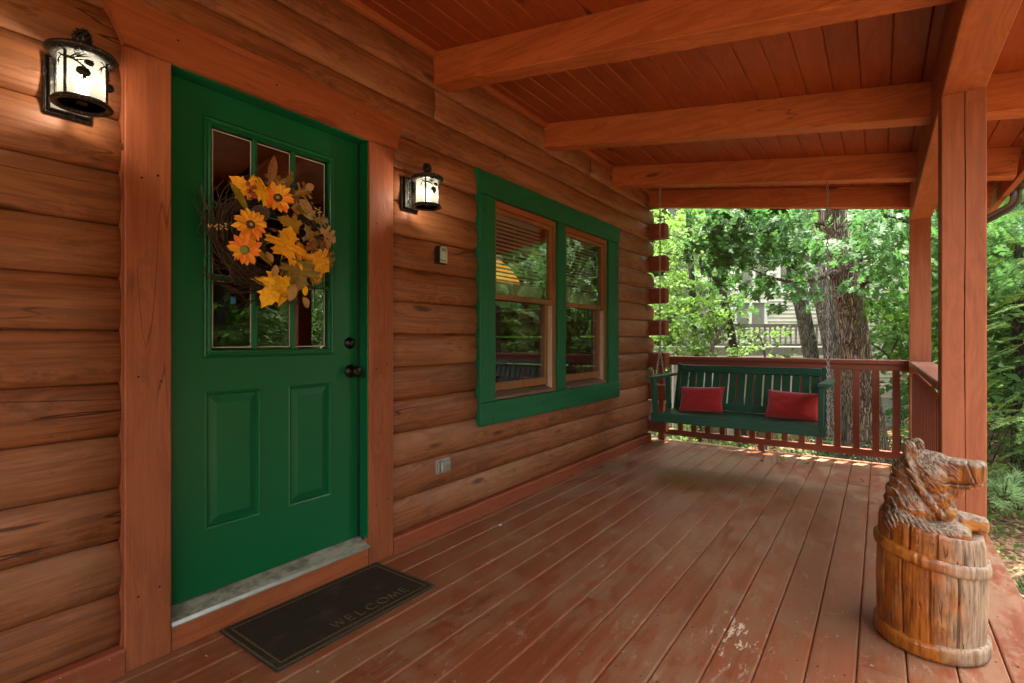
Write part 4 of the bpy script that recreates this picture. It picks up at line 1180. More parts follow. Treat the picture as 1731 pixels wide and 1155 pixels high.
MB().box((-.058, -.012, .12), (-.056, .012, .62)).build('hanger_strap', M['bronze'], wr) if False else None

# ================================================================== PORCH SWING
sw = thing('porch_swing', 'dark green slatted wooden porch swing hanging on chains before the far railing', 'swing', (1.115, 4.71, .42))
def S(x, y, z): return (x-1.115, y-4.71, z-.42)
def sbox(nm, a, b, ch=.004, m_=None): return MB().box(S(*a), S(*b), ch).build(nm, m_ or M['swing'], sw)
swz = wood('swing_paint_upright', (.014, .070, .040), (.009, .047, .027), (.024, .090, .055), 'z', grain=.35, fine=24, blotch=.3, rough=.36, bump=.25, knot=.1, crack=.1)
sbox('front_rail', (.455, 4.44, .425), (1.785, 4.475, .503), .005)
sbox('back_rail', (.49, 4.925, .425), (1.75, 4.96, .50))
for x in (.50, .90, 1.31, 1.70): sbox('seat_support', (x, 4.476, .428), (x+.034, 4.924, .478))
for k in range(6): sbox('seat_slat', (.50, 4.477+k*.0745, .4785), (1.735, 4.477+k*.0745+.062, .497), .004)
def lean(z): return 4.945 + (z-.46)*.36
for x in (.490, 1.712):
    MB().beam(S(x+.018, lean(.40), .40), S(x+.018, lean(.915), .915), .036, .034, (0, 1, 0), .004).build('back_post', swz, sw)
def tilted(nm, x0, x1, z0, z1, th, off, m_):
    v = MB()
    y0, y1 = lean(z0)+off, lean(z1)+off
    return v.beam(S((x0+x1)/2, y0, z0), S((x0+x1)/2, y1, z1), x1-x0, th, (0, 1, 0), .003).build(nm, m_, sw)
tilted('back_top_rail', .527, 1.711, .838, .902, .024, -.016, M['swing'])
tilted('back_bottom_rail', .527, 1.711, .505, .565, .024, -.016, M['swing'])
for k in range(16):
    x = .532 + k*(1.175/16) + .002
    tilted('back_slat', x, x+.0605, .508, .875, .014, .006, swz)
for sx, xx in ((-1, .425), (1, 1.745)):
    m = MB()
    pts = [(xx-.004, 4.395), (xx+.074, 4.395), (xx+.080, 4.43), (xx+.072, 4.70), (xx+.060, 5.07), (xx+.012, 5.07), (xx, 4.70), (xx-.010, 4.43)]
    pts = [(p-1.115, q-4.71) for p, q in pts]
    m.prism(pts, 2, .800-.42, .824-.42).build('armrest', M['swing'], sw)
    xi = .470 if sx < 0 else 1.734
    MB().beam(S(xi+.018 if sx < 0 else xi+.018, 4.470, .426), S(xi+.018+(-.010 if sx < 0 else .006), 4.440, .799), .036, .055, (0, 1, 0), .004).build('arm_post', swz, sw)
    MB().beam(S(xi+.018, 4.80, .50), S(xi+.018-.002, 4.80, .799), .034, .05, (0, 1, 0), .004).build('arm_post', swz, sw)
def chain(a, b, nm='chain'):
    a, b = Vector(a), Vector(b); d = b-a; L = d.length; d.normalize(); pitch = .0275; n = int(L/pitch)
    pitch = L/n
    x = d.cross(Vector((0, 1, .1))).normalized(); y = d.cross(x)
    m = MB()
    for i in range(n):
        c = a + d*(pitch*(i+.5)); w_ = x if i % 2 else y; tw = (x+y)*.0
        pts = []
        for k in range(8):
            t_ = 2*PI*k/8
            pts.append(c + d*(.0185*math.cos(t_)) + w_*(.0088*math.sin(t_)))
        m.tube(pts, .0030, 4, False, True)
    return m.build(nm, M['chain'], sw)
for xr, xf in ((.440, .440), (1.778, 1.800)):
    top = S(xr, 4.711, 2.66+SL*(xr+.05)-.002); ring = S(xr, 4.711, 1.075)
    chain(top, ring); chain(ring, S(xf, 4.452, .445)); chain(ring, S(xf, 4.955, .455))
    MB().tube([Vector(ring)+Vector((.0, .014*math.cos(t_*PI/5), .014*math.sin(t_*PI/5))) for t_ in range(10)], .003, 5, False, True).build('ring', M['chain'], sw)
    for yy, zz in ((4.452, .445), (4.955, .455)):
        c = S(xf, yy, zz)
        MB().tube([Vector(c)+Vector((.001, .013*math.cos(t_*PI/5), .013*math.sin(t_*PI/5))) for t_ in range(10)], .0035, 5, False, True).build('eye_bolt', M['chain'], sw)

def pillow(name, label, cx_, cy_, cz_, w_, h_, rz, tilt, seed):
    n = 34; V = []; F = []
    for side_ in (1, -1):
        for i in range(n+1):
            for j in range(n+1):
                a, b = -1+2*i/n, -1+2*j/n
                pin = 1 - .07*(1-a*a)*(b*b) ; pin2 = 1 - .07*(1-b*b)*(a*a)
                x = a*w_/2*pin2*1.0; z = b*h_/2*pin
                t_ = (max(0, 1-abs(a)**2.6)**.5)*(max(0, 1-abs(b)**2.6)**.5)
                wr_ = mnoise.noise(Vector((a*2.2+seed, b*2.2, side_)))*.008 + mnoise.noise(Vector((a*6+seed, b*5, side_*3)))*.0035
                crease = .004*math.sin(14*(abs(a)+abs(b))) * (abs(a)*abs(b))**2
                V.append((x, -side_*(t_*(.055+wr_)+.001+crease*t_), z))
    N = (n+1)**2
    for s_ in (0, 1):
        for i in range(n):
            for j in range(n):
                q = (s_*N+i*(n+1)+j, s_*N+(i+1)*(n+1)+j, s_*N+(i+1)*(n+1)+j+1, s_*N+i*(n+1)+j+1)
                F.append(q if s_ == 0 else q[::-1])
    p = thing(name, label, 'pillow', (cx_, cy_, cz_), (R(tilt), R(rz), R(0)), group='red pillows on the swing')
    m = MB(); m.add(V, F, True); c = m.build('cover', M['pillow'], p)
    edge = [(-w_/2*(1-.0), 0, -h_/2)]
    loop = []
    for (a0, b0, a1, b1) in ((-1,-1,1,-1), (1,-1,1,1), (1,1,-1,1), (-1,1,-1,-1)):
        for k in range(10):
            a, b = a0+(a1-a0)*k/10, b0+(b1-b0)*k/10
            loop.append((a*w_/2*(1-.07*(1-b*b)*a*a), 0, b*h_/2*(1-.07*(1-a*a)*b*b)))
    MB().tube(loop, .0035, 5, False, True).build('piping', M['pillow'], p)
pillow('pillow', 'red lumbar pillow at the swing end close to the log wall', .800, 4.765, .612, .385, .245, -2.5, -27, 1.3)
pillow('pillow', 'red lumbar pillow at the swing end close to the corner post', 1.530, 4.765, .610, .395, .245, 2.0, -27, 7.7)

# ================================================================== CARVED BEAR IN A BARREL
br = thing('carved_bear', 'chainsaw carved wooden bear looking sideways out of a wooden barrel by the cracked post', 'carving', (2.265, 2.53, .0016))
def barrel_prof(z):      # radius of the staved body
    t = z/.46
    return .160 + .0075*math.sin(PI*min(1, max(0, (t-.02)/.9)))*1.0 - .004*max(0, t-.8)*5*.2 + (.002 if z < .06 else 0)
def rimz(x): return .452 - .16*x
m = MB(); NA, NZ = 620, 40
rb = random.Random(2)
cuts_ = []; a = .12
while a < 2*PI - .15: cuts_.append(a); a += rb.uniform(.40, .58)
V = []
for i in range(NZ+1):
    for j in range(NA):
        a = 2*PI*j/NA; ca, sa = math.cos(a), math.sin(a)
        z = rimz(.165*ca)*i/NZ
        r_ = barrel_prof(z)
        upper = z > .335 - .10*ca*.165
        for q, c in enumerate(cuts_):
            c2 = c + (.13 if upper else 0) + .020*mnoise.noise(Vector((z*5, q*3.1, 0)))
            dd = abs((a-c2+PI) % (2*PI)-PI)*r_
            dp = (.009 if q % 3 else .006)*(.6+.4*mnoise.noise(Vector((z*6, q, 4))))
            wdt = .0042 + .0012*mnoise.noise(Vector((z*9, q, 9)))
            if dd < wdt*1.3: r_ -= dp*1.7*max(0, 1-(dd/(wdt*1.3))**2)
            elif dd < .02: r_ -= .0016*(1-dd/.02)
        r_ += .0022*mnoise.noise(Vector((ca*4, sa*4, z*9))) + .0011*mnoise.noise(Vector((ca*22, sa*22, z*7)))
        if i >= NZ-1: r_ -= .003
        V.append((r_*ca, r_*sa, z))
F = [(i*NA+j, i*NA+(j+1) % NA, (i+1)*NA+(j+1) % NA, (i+1)*NA+j) for i in range(NZ) for j in range(NA)]
for rr, dz in ((.150, .0), (.138, -.002), (.126, -.008), (.0005, -.010)):
    i0 = len(V)
    for j in range(NA):
        a = 2*PI*j/NA; x, y = rr*math.cos(a), rr*math.sin(a)
        V.append((x, y, rimz(x)+dz + .0035*mnoise.noise(Vector((x*30, y*30, 1)))))
    F += [(i0-NA+j, i0-NA+(j+1) % NA, i0+(j+1) % NA, i0+j) for j in range(NA)]
F.append(tuple(reversed(range(NA))))
m.add(V, F, True).build('barrel', M['barrel'], br)
def hoop(zc, hh, tilt, out, seed):
    m = MB(); V = []; prof = [(-.004, -.5), (.35, -.5), (.85, -.42), (1, -.2), (1, .2), (.85, .42), (.35, .5), (-.004, .5)]
    n = len(prof); NA2 = 200
    for j in range(NA2):
        a = 2*PI*j/NA2; ca, sa = math.cos(a), math.sin(a); z0_ = zc - tilt*.17*ca
        for (f, h) in prof:
            z = z0_ + h*hh + .0016*mnoise.noise(Vector((ca*7, sa*7, seed+h)))
            r_ = barrel_prof(max(0, z)) - .003 + f*out + .0022*mnoise.noise(Vector((ca*6, sa*6, z*20+seed)))*(f > 0) + .0016*mnoise.noise(Vector((ca*25, sa*25, seed)))*(f > 0)
            ck = abs(((a*3.7+seed) % 1.0)-.5)
            if ck < .012 and f > 0: r_ -= .0035
            V.append((r_*ca, r_*sa, max(.0002, z)))
    F = [(j*n+k, ((j+1) % NA2)*n+k, ((j+1) % NA2)*n+(k+1) % n, j*n+(k+1) % n) for j in range(NA2) for k in range(n)]
    return m.add(V, F, True).build('hoop', M['barrel'], br)
hoop(.345, .046, .16, .015, 1.0); hoop(.031, .062, 0, .016, 5.0)
# the bear: rough union of shapes, voxel-fused, smoothed, then gouged
m = MB(); YW = R(-16)
def hr(p):      # head turn about the neck
    x, y, z = p[0]+.02, p[1], p[2]; return (x*math.cos(YW)-y*math.sin(YW)-.02, x*math.sin(YW)+y*math.cos(YW), z)
def ell(c, r_, head=True, pitch=0):
    q = MB().ball((0, 0, 0), 1, 24, 16); cp, sp = math.cos(R(pitch)), math.sin(R(pitch)); V = []
    for p in q.v:
        x, y, z = p[0]*r_[0], p[1]*r_[1], p[2]*r_[2]
        x, z = x*cp+z*sp, -x*sp+z*cp
        w_ = (x+c[0], y+c[1], z+c[2]); V.append(hr(w_) if head else w_)
    m.add(V, q.f)
def bx(a, b, ch, head=True):
    q = MB().box(a, b, ch); m.add([hr(p) if head else p for p in q.v], q.f)
def cap(pts, rs, head=True):
    m.tube([hr(p) if head else p for p in pts], rs, 14)
    for p, r_ in ((pts[0], rs[0]), (pts[-1], rs[-1])): ell(p, (r_, r_, r_), head)
ell((-.016, 0, .660), (.080, .070, .066)); ell((.01, 0, .672), (.066, .060, .052)); ell((.030, 0, .676), (.055, .056, .040)); ell((.040, -.024, .690), (.030, .020, .020)); ell((.040, .024, .690), (.030, .020, .020))
bx((.030, -.043, .624), (.154, .041, .707), .010); bx((.120, -.037, .634), (.162, .037, .7095), .011); bx((.0, -.046, .64), (.085, .046, .700), .014)
bx((.030, -.037, .606), (.130, .037, .634), .006); ell((.132, 0, .621), (.024, .032, .011), pitch=-16)
ell((.078, 0, .590), (.026, .026, .030)); ell((.058, 0, .60), (.035, .034, .030))
for s_ in (-1, 1):
    ell((.018, .042*s_, .625), (.052, .036, .066)); ell((.026, .030*s_, .560), (.048, .038, .055), pitch=20)
    cap([(-.052, .060*s_, .702), (-.040, .074*s_, .655), (-.016, .079*s_, .600), (.016, .070*s_, .545), (.044, .048*s_, .500), (.050, .02*s_, .482)], [.011, .014, .015, .015, .014, .012])
    ell((-.050, .050*s_, .724), (.025, .013, .036), pitch=-14); ell((-.044, .050*s_, .738), (.017, .010, .024), pitch=-14)
ell((.030, 0, .510), (.052, .045, .050))
cap([(-.045, 0, .640), (-.058, 0, .560), (-.055, 0, .440)], [.062, .078, .096], False)
ell((-.078, 0, .625), (.040, .055, .055), False); ell((-.05, 0, .50), (.088, .104, .10), False)
ell((-.015, 0, .435), (.138, .138, .045), False)
ell((-.080, -.072, .452), (.062, .052, .062), False, 24); ell((-.03, -.098, .444), (.075, .040, .040), False, 14); ell((-.080, .075, .45), (.062, .050, .06), False, 24)
cap([(.0, -.100, .440), (.070, -.088, .444), (.085, -.082, .442)], [.030, .029, .028], False)
bx((.050, -.112, .420), (.108, -.054, .464), .010, False)
cap([(-.0, .060, .455), (.09, .040, .468), (.135, .032, .466)], [.036, .033, .029], False)
bx((.085, .002, .436), (.172, .060, .490), .010, False)
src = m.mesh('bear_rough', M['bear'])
tmp = bpy.data.objects.new('bear_rough', src); COL.objects.link(tmp)
md = tmp.modifiers.new('r', 'REMESH'); md.mode = 'VOXEL'; md.voxel_size = .0027; md.use_smooth_shade = True
ms = tmp.modifiers.new('s', 'SMOOTH'); ms.iterations = 4; ms.factor = .6
dg = bpy.context.evaluated_depsgraph_get()
bme = bpy.data.meshes.new_from_object(tmp.evaluated_get(dg)); bpy.data.objects.remove(tmp)
bme.name = 'bear_figure'
N_ = len(bme.vertices); co = np.empty(N_*3, np.float32); no = np.empty(N_*3, np.float32)
bme.vertices.foreach_get('co', co); bme.vertex_normals.foreach_get('vector', no)
co = co.reshape(-1, 3); no = no.reshape(-1, 3)
cyw, syw = math.cos(-YW), math.sin(-YW)
def sst(a, b, x): t_ = min(1, max(0, (x-a)/(b-a))); return t_*t_*(3-2*t_)
def stroke(P_, ang, fa=11, fb=85, y=30):
    c_, s_ = math.cos(ang), math.sin(ang)
    al, ac = P_[0]*c_+P_[2]*s_, -P_[0]*s_+P_[2]*c_
    return mnoise.noise(Vector((al*fa*2, ac*fb, P_[1]*y)))
for i in range(N_):
    p = co[i]; x, y, z = float(p[0])+.02, float(p[1]), float(p[2])
    hx_, hy_ = x*cyw - y*syw - .02, x*syw + y*cyw
    d = 0.0
    muz = sst(.058, .075, hx_)*sst(.585, .60, z)
    shoulder = (1-sst(.47, .50, z))*(1-sst(.0, .06, float(p[0])))
    neck = (1-sst(-.045, -.02, hx_ - (.64-z)*.25))*sst(.475, .50, z)*(1-sst(.675, .70, z))
    face = max(0, 1-muz-neck-shoulder)
    # layered locks down the nape
    ph = (z*27 + float(p[0])*12 + .9*mnoise.noise(Vector((float(p[0])*14, float(p[1])*14, z*5)))) % 1.0
    d += neck*((ph**1.4)*.0095 - .005 + .0012*stroke(p, 2.2))
    # slanting gouges over the shoulder
    ph2 = ((float(p[0])*1.0 + z*.75)*62 + 1.2*mnoise.noise(Vector((float(p[0])*9, float(p[1])*9, z*9)))) % 1.0
    d += shoulder*((abs(ph2-.5)*2)**1.4*.0062 - .003)
    ang = 2.3 if hx_ < .03 else 2.6
    d += face*(.0021*stroke((hx_, hy_, z), ang, 9, 105, 40) + .0012*stroke((hx_, hy_, z), 2.0, 20, 190, 60))*(.45 if z > .70 else 1.0)*(.35 if z < .47 else 1.0)
    d += muz*.0011*mnoise.noise(Vector((hx_*40, hy_*30, z*40)))
    if muz > .5:
        d -= .0045*max(0, 1-abs(hx_-(.118+.35*(.70-z)))/.0045)*(hy_ < 0)*1.0      # nostril cut
        pass
    if hx_ > .045:
        zm = .6215 + .010*sst(.10, .15, hx_) + .0015*math.sin(hx_*60)
        d -= .0075*max(0, 1-abs(z-zm)/.0042)*sst(.045, .06, hx_)
    co[i] = p + no[i]*d
bme.vertices.foreach_set('co', co.ravel()); bme.update()
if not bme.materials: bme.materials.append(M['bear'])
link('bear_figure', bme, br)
for s_ in (-1, 1):
    e = hr((.052, .043*s_, .684))
    MB().ball((0, 0, 0), .0065, 10, 8).build('eye', M['black'], br, e)

# small things lying on the deck
for (u, v, sc_, a, lab) in ((845, 889, .022, 20, 'scrap of white paper lying on the deck between door and window'), ):
    p = EYE + ray(u, v)*(1.15/-ray(u, v).z)
    o = MB().add([(-.5, -.3, 0), (.1, -.45, .15), (.5, -.1, .05), (.35, .4, .3), (-.3, .45, .1), (0, 0, .35)], [(0,1,5), (1,2,5), (2,3,5), (3,4,5), (4,0,5)]).build('paper_scrap', plain('paper_white', (.7, .68, .62), .8), None, (p.x, p.y, .002))
    o.scale = (sc_, sc_*.8, sc_); o['label'] = lab; o['category'] = 'litter'
dl = leaf_obj_mesh(OAK, .085, M['brownleaf'], 'dry_leaf', (-.5, -.3), .5, 1.0)
for (u, v, a, sc_, lab) in ((1322, 786, 30, 1.25, 'largest curled dead leaf on the deck below the swing'), (1290, 783, 160, .7, 'small dead leaf on the deck just beside the largest one'), (1358, 787, 250, .8, 'dead leaf on the deck nearest the corner post'), (1181, 938, 200, .45, 'crumpled pale leaf in the middle of the deck'), (1462, 817, 60, .55, 'dead leaf lying on the deck behind the bear')):
    p = EYE + ray(u, v)*(1.15/-ray(u, v).z)
    o = link('dry_leaf', dl, None, (p.x, p.y, .012*sc_), (.1, .15, R(a))); o.scale = (sc_,)*3
    o['label'] = lab; o['category'] = 'leaf'; o['group'] = 'dead leaves on the deck'
rs = random.Random(9); m = MB()
for k in range(260):
    x, y = rs.uniform(.1, 2.55), rs.uniform(.2, 5.8); L_ = rs.uniform(.004, .016) ; a = rs.uniform(0, PI)
    m.add([(x, y, .0015), (x+L_*math.cos(a), y+L_*math.sin(a), .0015), (x+L_*.6*math.cos(a+.9), y+L_*.6*math.sin(a+.9), .0045)], [(0, 1, 2)])
m.build('deck_crumbs', M['litter'], None, kind='stuff')

# ================================================================== GROUND
def gz(x, y):
    d = max(0.0, y-1.5)
    z = -.62 - .10*min(d, 8.0)
    z += .035*max(0, x-6) - .02*max(0, y-14)*.3
    z += .10*mnoise.noise(Vector((x*.25, y*.25, 0))) + .03*mnoise.noise(Vector((x*1.3, y*1.3, 4)))
    return z
NG = 130; ax = np.sign(np.linspace(-1, 1, NG))*np.abs(np.linspace(-1, 1, NG))**2.6*240
V = []
for i in range(NG):
    for j in range(NG):
        x, y = 4+float(ax[i]), 6+float(ax[j]); V.append((x, y, gz(x, y) if abs(x)+abs(y) < 90 else -1.5))
MB().add(V, [(i*NG+j, (i+1)*NG+j, (i+1)*NG+j+1, i*NG+j+1) for i in range(NG-1) for j in range(NG-1)], True).build('ground', M['ground'], None, kind='structure')

# ================================================================== VEGETATION TOOLS
def tmpl(outl, curl=(.3, .2), fold=.2, wide=1.0):
    V, T = leaf_mesh([(x*wide, y) for x, y in outl], curl=curl, fold=fold); return np.array(V, np.float32), np.array(T, np.int32)
T_OAK = tmpl(OAK)
T_MAP = tmpl([(.01, -.1), (.01, 0), (.32, -.08), (.30, .10), (.60, .22), (.42, .40), (.20, .42), (.30, .66), (0, 1)], (.3, .25))
T_OVA = tmpl([(.0, 0), (.26, .25), (.30, .5), (.18, .8), (0, 1)], (.3, .25))
T_FAR = (np.array([(0, 0, 0), (.33, .45, .06), (0, 1, -.15), (-.33, .45, .06), (0, .5, -.04)], np.float32), np.array([(0, 1, 4), (1, 2, 4), (0, 4, 3), (3, 4, 2)], np.int32))
def norm(a): return a/np.maximum(1e-9, np.linalg.norm(a, axis=-1, keepdims=True))
def leaves(tp, pos, out, nrm, size):
    V0, T0 = tp; n = len(pos)
    y = norm(out); z = nrm - y*(y*nrm).sum(1, keepdims=True); z = norm(z); x = np.cross(y, z)
    V = pos[:, None, :] + size[:, None, None]*(V0[None, :, 0:1]*x[:, None, :] + V0[None, :, 1:2]*y[:, None, :] + V0[None, :, 2:3]*z[:, None, :])
    T = T0[None]+ (np.arange(n)*len(V0))[:, None, None]
    return V.reshape(-1, 3), T.reshape(-1, 3)
def sprays(rng, cen, n_leaf, L_, size, tp, droop=.25, dirs=None, tiltn=.35):
    """flat leafy twigs: cen (k,3)"""
    k = len(cen)
    if dirs is None:
        a = rng.uniform(0, 2*PI, k); dirs = np.stack([np.cos(a), np.sin(a), rng.uniform(-droop*1.6, .05, k)], 1)
    dirs = norm(dirs); up = norm(np.stack([rng.normal(0, tiltn, k), rng.normal(0, tiltn, k), np.ones(k)], 1))
    sd_ = norm(np.cross(dirs, up)); up = np.cross(sd_, dirs)
    t = rng.uniform(-.5, .5, (k, n_leaf)); s_ = rng.uniform(-1, 1, (k, n_leaf))*.5*(1-.5*np.abs(t+.1))
    LL = L_*rng.uniform(.6, 1.3, k)
    pos = cen[:, None]+ dirs[:, None]*(t*LL[:, None])[..., None] + sd_[:, None]*(s_*LL[:, None]*.8)[..., None] + up[:, None]*(rng.normal(0, .05, (k, n_leaf))*LL[:, None])[..., None]
    pos[..., 2] -= droop*(np.abs(s_)+np.maximum(t, 0))*LL[:, None]*.35
    out = dirs[:, None]*rng.uniform(.3, 1, (k, n_leaf))[..., None] + sd_[:, None]*(np.sign(s_)*rng.uniform(.2, 1, (k, n_leaf)))[..., None] + rng.normal(0, .2, (k, n_leaf, 3)); out[..., 2] -= droop
    nr = up[:, None] + rng.normal(0, .33, (k, n_leaf, 3))
    return leaves(tp, pos.reshape(-1, 3), out.reshape(-1, 3), nr.reshape(-1, 3), (size*rng.uniform(.6, 1.2, k*n_leaf)))
def cat(parts):
    V = []; T = []; o = 0
    for v, t in parts: V.append(v); T.append(t+o); o += len(v)
    return np.concatenate(V), np.concatenate(T)
def ubox(rng, k, u0, u1, v0, v1, d0, d1, jitter=None):
    """points spread through the wedge of space seen between these limits"""
    u = rng.uniform(u0, u1, k); v = rng.uniform(v0, v1, k); d = rng.uniform(d0, d1, k)
    a = (u-CX)/FPX
    return np.stack([EYE.x + d*(-ST+a*CT), EYE.y + d*(CT+a*ST), EYE.z - d*(v-CY)/FPX], 1)
def wbox(rng, k, x0, x1, y0, y1, z0, z1): return np.stack([rng.uniform(x0, x1, k), rng.uniform(y0, y1, k), rng.uniform(z0, z1, k)], 1)

def trunk_mesh(pts, rs, m_, seed=0, seg=18, rough=.06):
    pts = [Vector(p) for p in pts]
    # resample
    P_ = []; R_ = []
    for i in range(len(pts)-1):
        k = max(2, int((pts[i+1]-pts[i]).length/.12))
        for q in range(k):
            f = q/k; P_.append(pts[i].lerp(pts[i+1], f)); R_.append(rs[i]+(rs[i+1]-rs[i])*f)
    P_.append(pts[-1]); R_.append(rs[-1])
    for _ in range(3):
        P_ = [P_[0]]+[(P_[i-1]+P_[i]*2+P_[i+1])/4 for i in range(1, len(P_)-1)]+[P_[-1]]
    m = MB(); m.tube(P_, R_, seg)
    V = []
    for i, p in enumerate(m.v):
        c = P_[min(i//seg, len(P_)-1)]; d = Vector(p)-c; r_ = d.length
        q = Vector(p); n_ = mnoise.noise(Vector((q.x*3+seed, q.y*3, q.z*1.2)))*rough + mnoise.noise(Vector((q.x*11+seed, q.y*11, q.z*3)))*rough*.6
        V.append(tuple(c + d*(1+n_)))
    m.v = V
    return m
def tree(name, label, pts, rs, bk, crown=None, leafmat=None, limbs=(), group='trees behind the far railing', seed=0, extra=None):
    base = Vector(pts[0]); t = thing(name, label, 'tree', tuple(base), group=group)
    trunk_mesh([Vector(p)-base for p in pts], rs, None, seed).build('trunk', M[bk], t)
    for (lp, lr) in limbs:
        trunk_mesh([Vector(p)-base for p in lp], lr, None, seed+3, 8, .05).build('limb', M[bk], t)
    if crown is not None:
        V, T = crown
        link('crown', np_mesh('crown', V - np.array(base, np.float32), T, M[leafmat]), t, kind='stuff')
    return t
def down(u, v, d):       # ground point below
    p = at(u, v, d); return Vector((p.x, p.y, gz(p.x, p.y)-.15))
def up_(pts, h=8.0, lean=(0, 0)):
    p = Vector(pts[-1]); q = Vector(pts[-2]); d = (p-q); d = d*(1/max(.01, d.z)) if d.z > .05 else Vector((0, 0, 1))
    return pts + [p + Vector((d.x*h*.5, d.y*h*.5, h*.5)), p + Vector((d.x*h*.7+lean[0], d.y*h*.7+lean[1], h))]
G = np.random.default_rng(12)

# the big oak close behind the railing
p = [at(1400+75, 800, 7.5), at(1462, 690, 7.5), at(1447, 600, 7.5), at(1436, 520, 7.5), at(1424, 450, 7.5), at(1410, 380, 7.5), at(1402, 340, 7.5)]
p[0] = Vector((p[0].x, p[0].y, gz(p[0].x, p[0].y)-.1))
oak_top = up_(p, 8)
lim1 = [at(1402, 462, 7.5), at(1385, 470, 7.2), at(1350, 476, 6.9), at(1310, 474, 6.7), at(1270, 455, 6.6)]
lim2 = [at(1446, 487, 7.5), at(1462, 480, 7.3), at(1474, 465, 7.1), at(1500, 430, 6.8), at(1530, 400, 6.6)]
lim3 = [at(1405, 380, 7.5), at(1360, 372, 6.9), at(1310, 380, 6.4), at(1250, 400, 6.1), at(1210, 425, 6.0)]
lim4 = [at(1402, 350, 7.5), at(1440, 350, 6.8), at(1490, 362, 6.2), at(1560, 380, 6.0)]
lim5 = [at(1402, 345, 7.4), at(1330, 330, 6.4), at(1270, 345, 6.0)]
def along(limbs, k, rng, spread, t0=.25):
    out = []
    for _ in range(k):
        L_ = limbs[int(rng.integers(len(limbs)))]; f = rng.uniform(t0, 1)*(len(L_)-1); i = min(int(f), len(L_)-2)
        q = L_[i].lerp(L_[i+1], f-i); out.append((q.x+rng.normal(0, spread), q.y+rng.normal(0, spread), q.z+rng.normal(0, spread*.55)))
    return np.array(out, np.float32)
cen = np.concatenate([along([lim1, lim3, lim5, lim3], 95, G, .30), along([lim4, lim2], 55, G, .28), wbox(G, 60, 3.5, 9, 6.3, 10, 4.2, 7)])
def uvd(p):      # where a point falls when seen from the porch
    a, b = p[0]-EYE.x, p[1]; d = -a*ST+b*CT; return CX+FPX*(a*CT+b*ST)/d, CY-FPX*(p[2]-EYE.z)/d
cen = np.array([p for p in cen if not (1370 < uvd(p)[0] < 1450 and (uvd(p)[1] < 400 or uvd(p)[1] > 430))], np.float32)
oakc = sprays(G, cen, 12, .60, .150, T_OAK, .5)
oak = tree('oak_tree', 'thick ridged oak trunk close behind the railing with broad lobed leaves hanging across it', oak_top, [.30, .225, .20, .19, .185, .175, .165, .12, .07], 'bark_oak', oakc, 'oakleaf',
           [(lim1, [.045, .035, .028, .02, .01]), (lim2, [.055, .045, .03, .02, .01]), (lim3, [.04, .03, .022, .015, .008]), (lim4, [.045, .03, .02, .01]), (lim5, [.04, .025, .012])], seed=4)
# knots on the trunk
for (u, v, r_) in ((1430, 530, .055), (1418, 505, .04), (1432, 578, .045), (1447, 640, .04), (1411, 462, .06), (1446, 487, .07)):
    c = at(u, v, 7.36); MB().ball((0, 0, 0), r_, 12, 8, (1, .7, .9)).build('knot', M['bark_oak'], oak, tuple(c-oak.location))
# the leaves that show largest are leaves of their own
lm = []
for k, (cu, fo) in enumerate((((.3, .2), .2), ((.6, .35), .3), ((.15, .1), .12))):
    V, T = leaf_mesh(OAK, curl=cu, fold=fo); me = bpy.data.meshes.new('leaf'); me.from_pydata(V, [], T); me.materials.append(M['oakleaf']); me.update(); lm.append(me)
rk = random.Random(77)
spots = [(rk.uniform(1195, 1535), 0) for _ in range(230)]
for (u, _) in spots:
    vmax = 415 + 60*math.exp(-((u-1320)/70)**2) + 65*math.exp(-((u-1510)/38)**2) - 20*math.exp(-((u-1425)/35)**2)
    v = rk.uniform(345, vmax); d = rk.uniform(5.5, 6.9)
    if 1376 < u < 1442 and v < 392: v += 50
    p = at(u, v, d)
    s_ = rk.uniform(.13, .185); a = rk.uniform(0, 2*PI)
    out = Vector((math.cos(a), math.sin(a), rk.uniform(-1.1, -.1))); nn = Vector((rk.gauss(0, .35), -.55+rk.gauss(0, .35), 1))
    o = bpy.data.objects.new('leaf', lm[rk.randrange(3)]); COL.objects.link(o); o.parent = oak
    o.matrix_local = Matrix.Translation(p-oak.location) @ rotm(out, nn) @ Matrix.Diagonal((s_, s_, s_, 1))

def simple(label, pix, d, rs, bk, crown=None, lmx=None, limbs=(), seed=0, h=7, nm='tree'):
    pts = [down(pix[0][0], pix[0][1], d)] + [at(u, v, d) for u, v in pix[1:]]
    return tree(nm, label, up_(pts, h), rs + [rs[-1]*.7, rs[-1]*.3], bk, crown, lmx, limbs, seed=seed)
c3 = sprays(G, ubox(G, 60, 1290, 1400, 350, 430, 9.5, 12), 30, .8, .11, T_MAP)
simple('grey leaning trunk with a knot, touching the thick oak trunk from behind', [(1425, 700), (1409, 590), (1395, 520), (1376, 440), (1362, 380)], 9.4, [.19, .165, .155, .145, .13], 'bark_grey', c3, 'midleaf', seed=21, nm='grey_tree')
c4 = sprays(G, ubox(G, 60, 1240, 1370, 350, 430, 11, 13), 30, .8, .11, T_MAP)
simple('grey leaning trunk standing in front of the teal upper window', [(1400, 720), (1369, 590), (1358, 530), (1340, 450), (1320, 370)], 10.6, [.17, .145, .14, .13, .12], 'bark_grey', c4, 'midleaf', seed=31, nm='grey_tree')
simple('narrow dark trunk half hidden just behind the thick oak', [(1470, 700), (1462, 590), (1456, 520), (1452, 450), (1448, 380)], 11.5, [.11, .10, .095, .09, .08], 'bark_grey', None, None, seed=33, nm='grey_tree')
c2 = cat([sprays(G, ubox(G, 46, 1180, 1290, 345, 450, 9, 12), 34, .8, .095, T_MAP), sprays(G, ubox(G, 14, 1150, 1240, 470, 560, 8.5, 10.5), 30, .7, .085, T_MAP)])
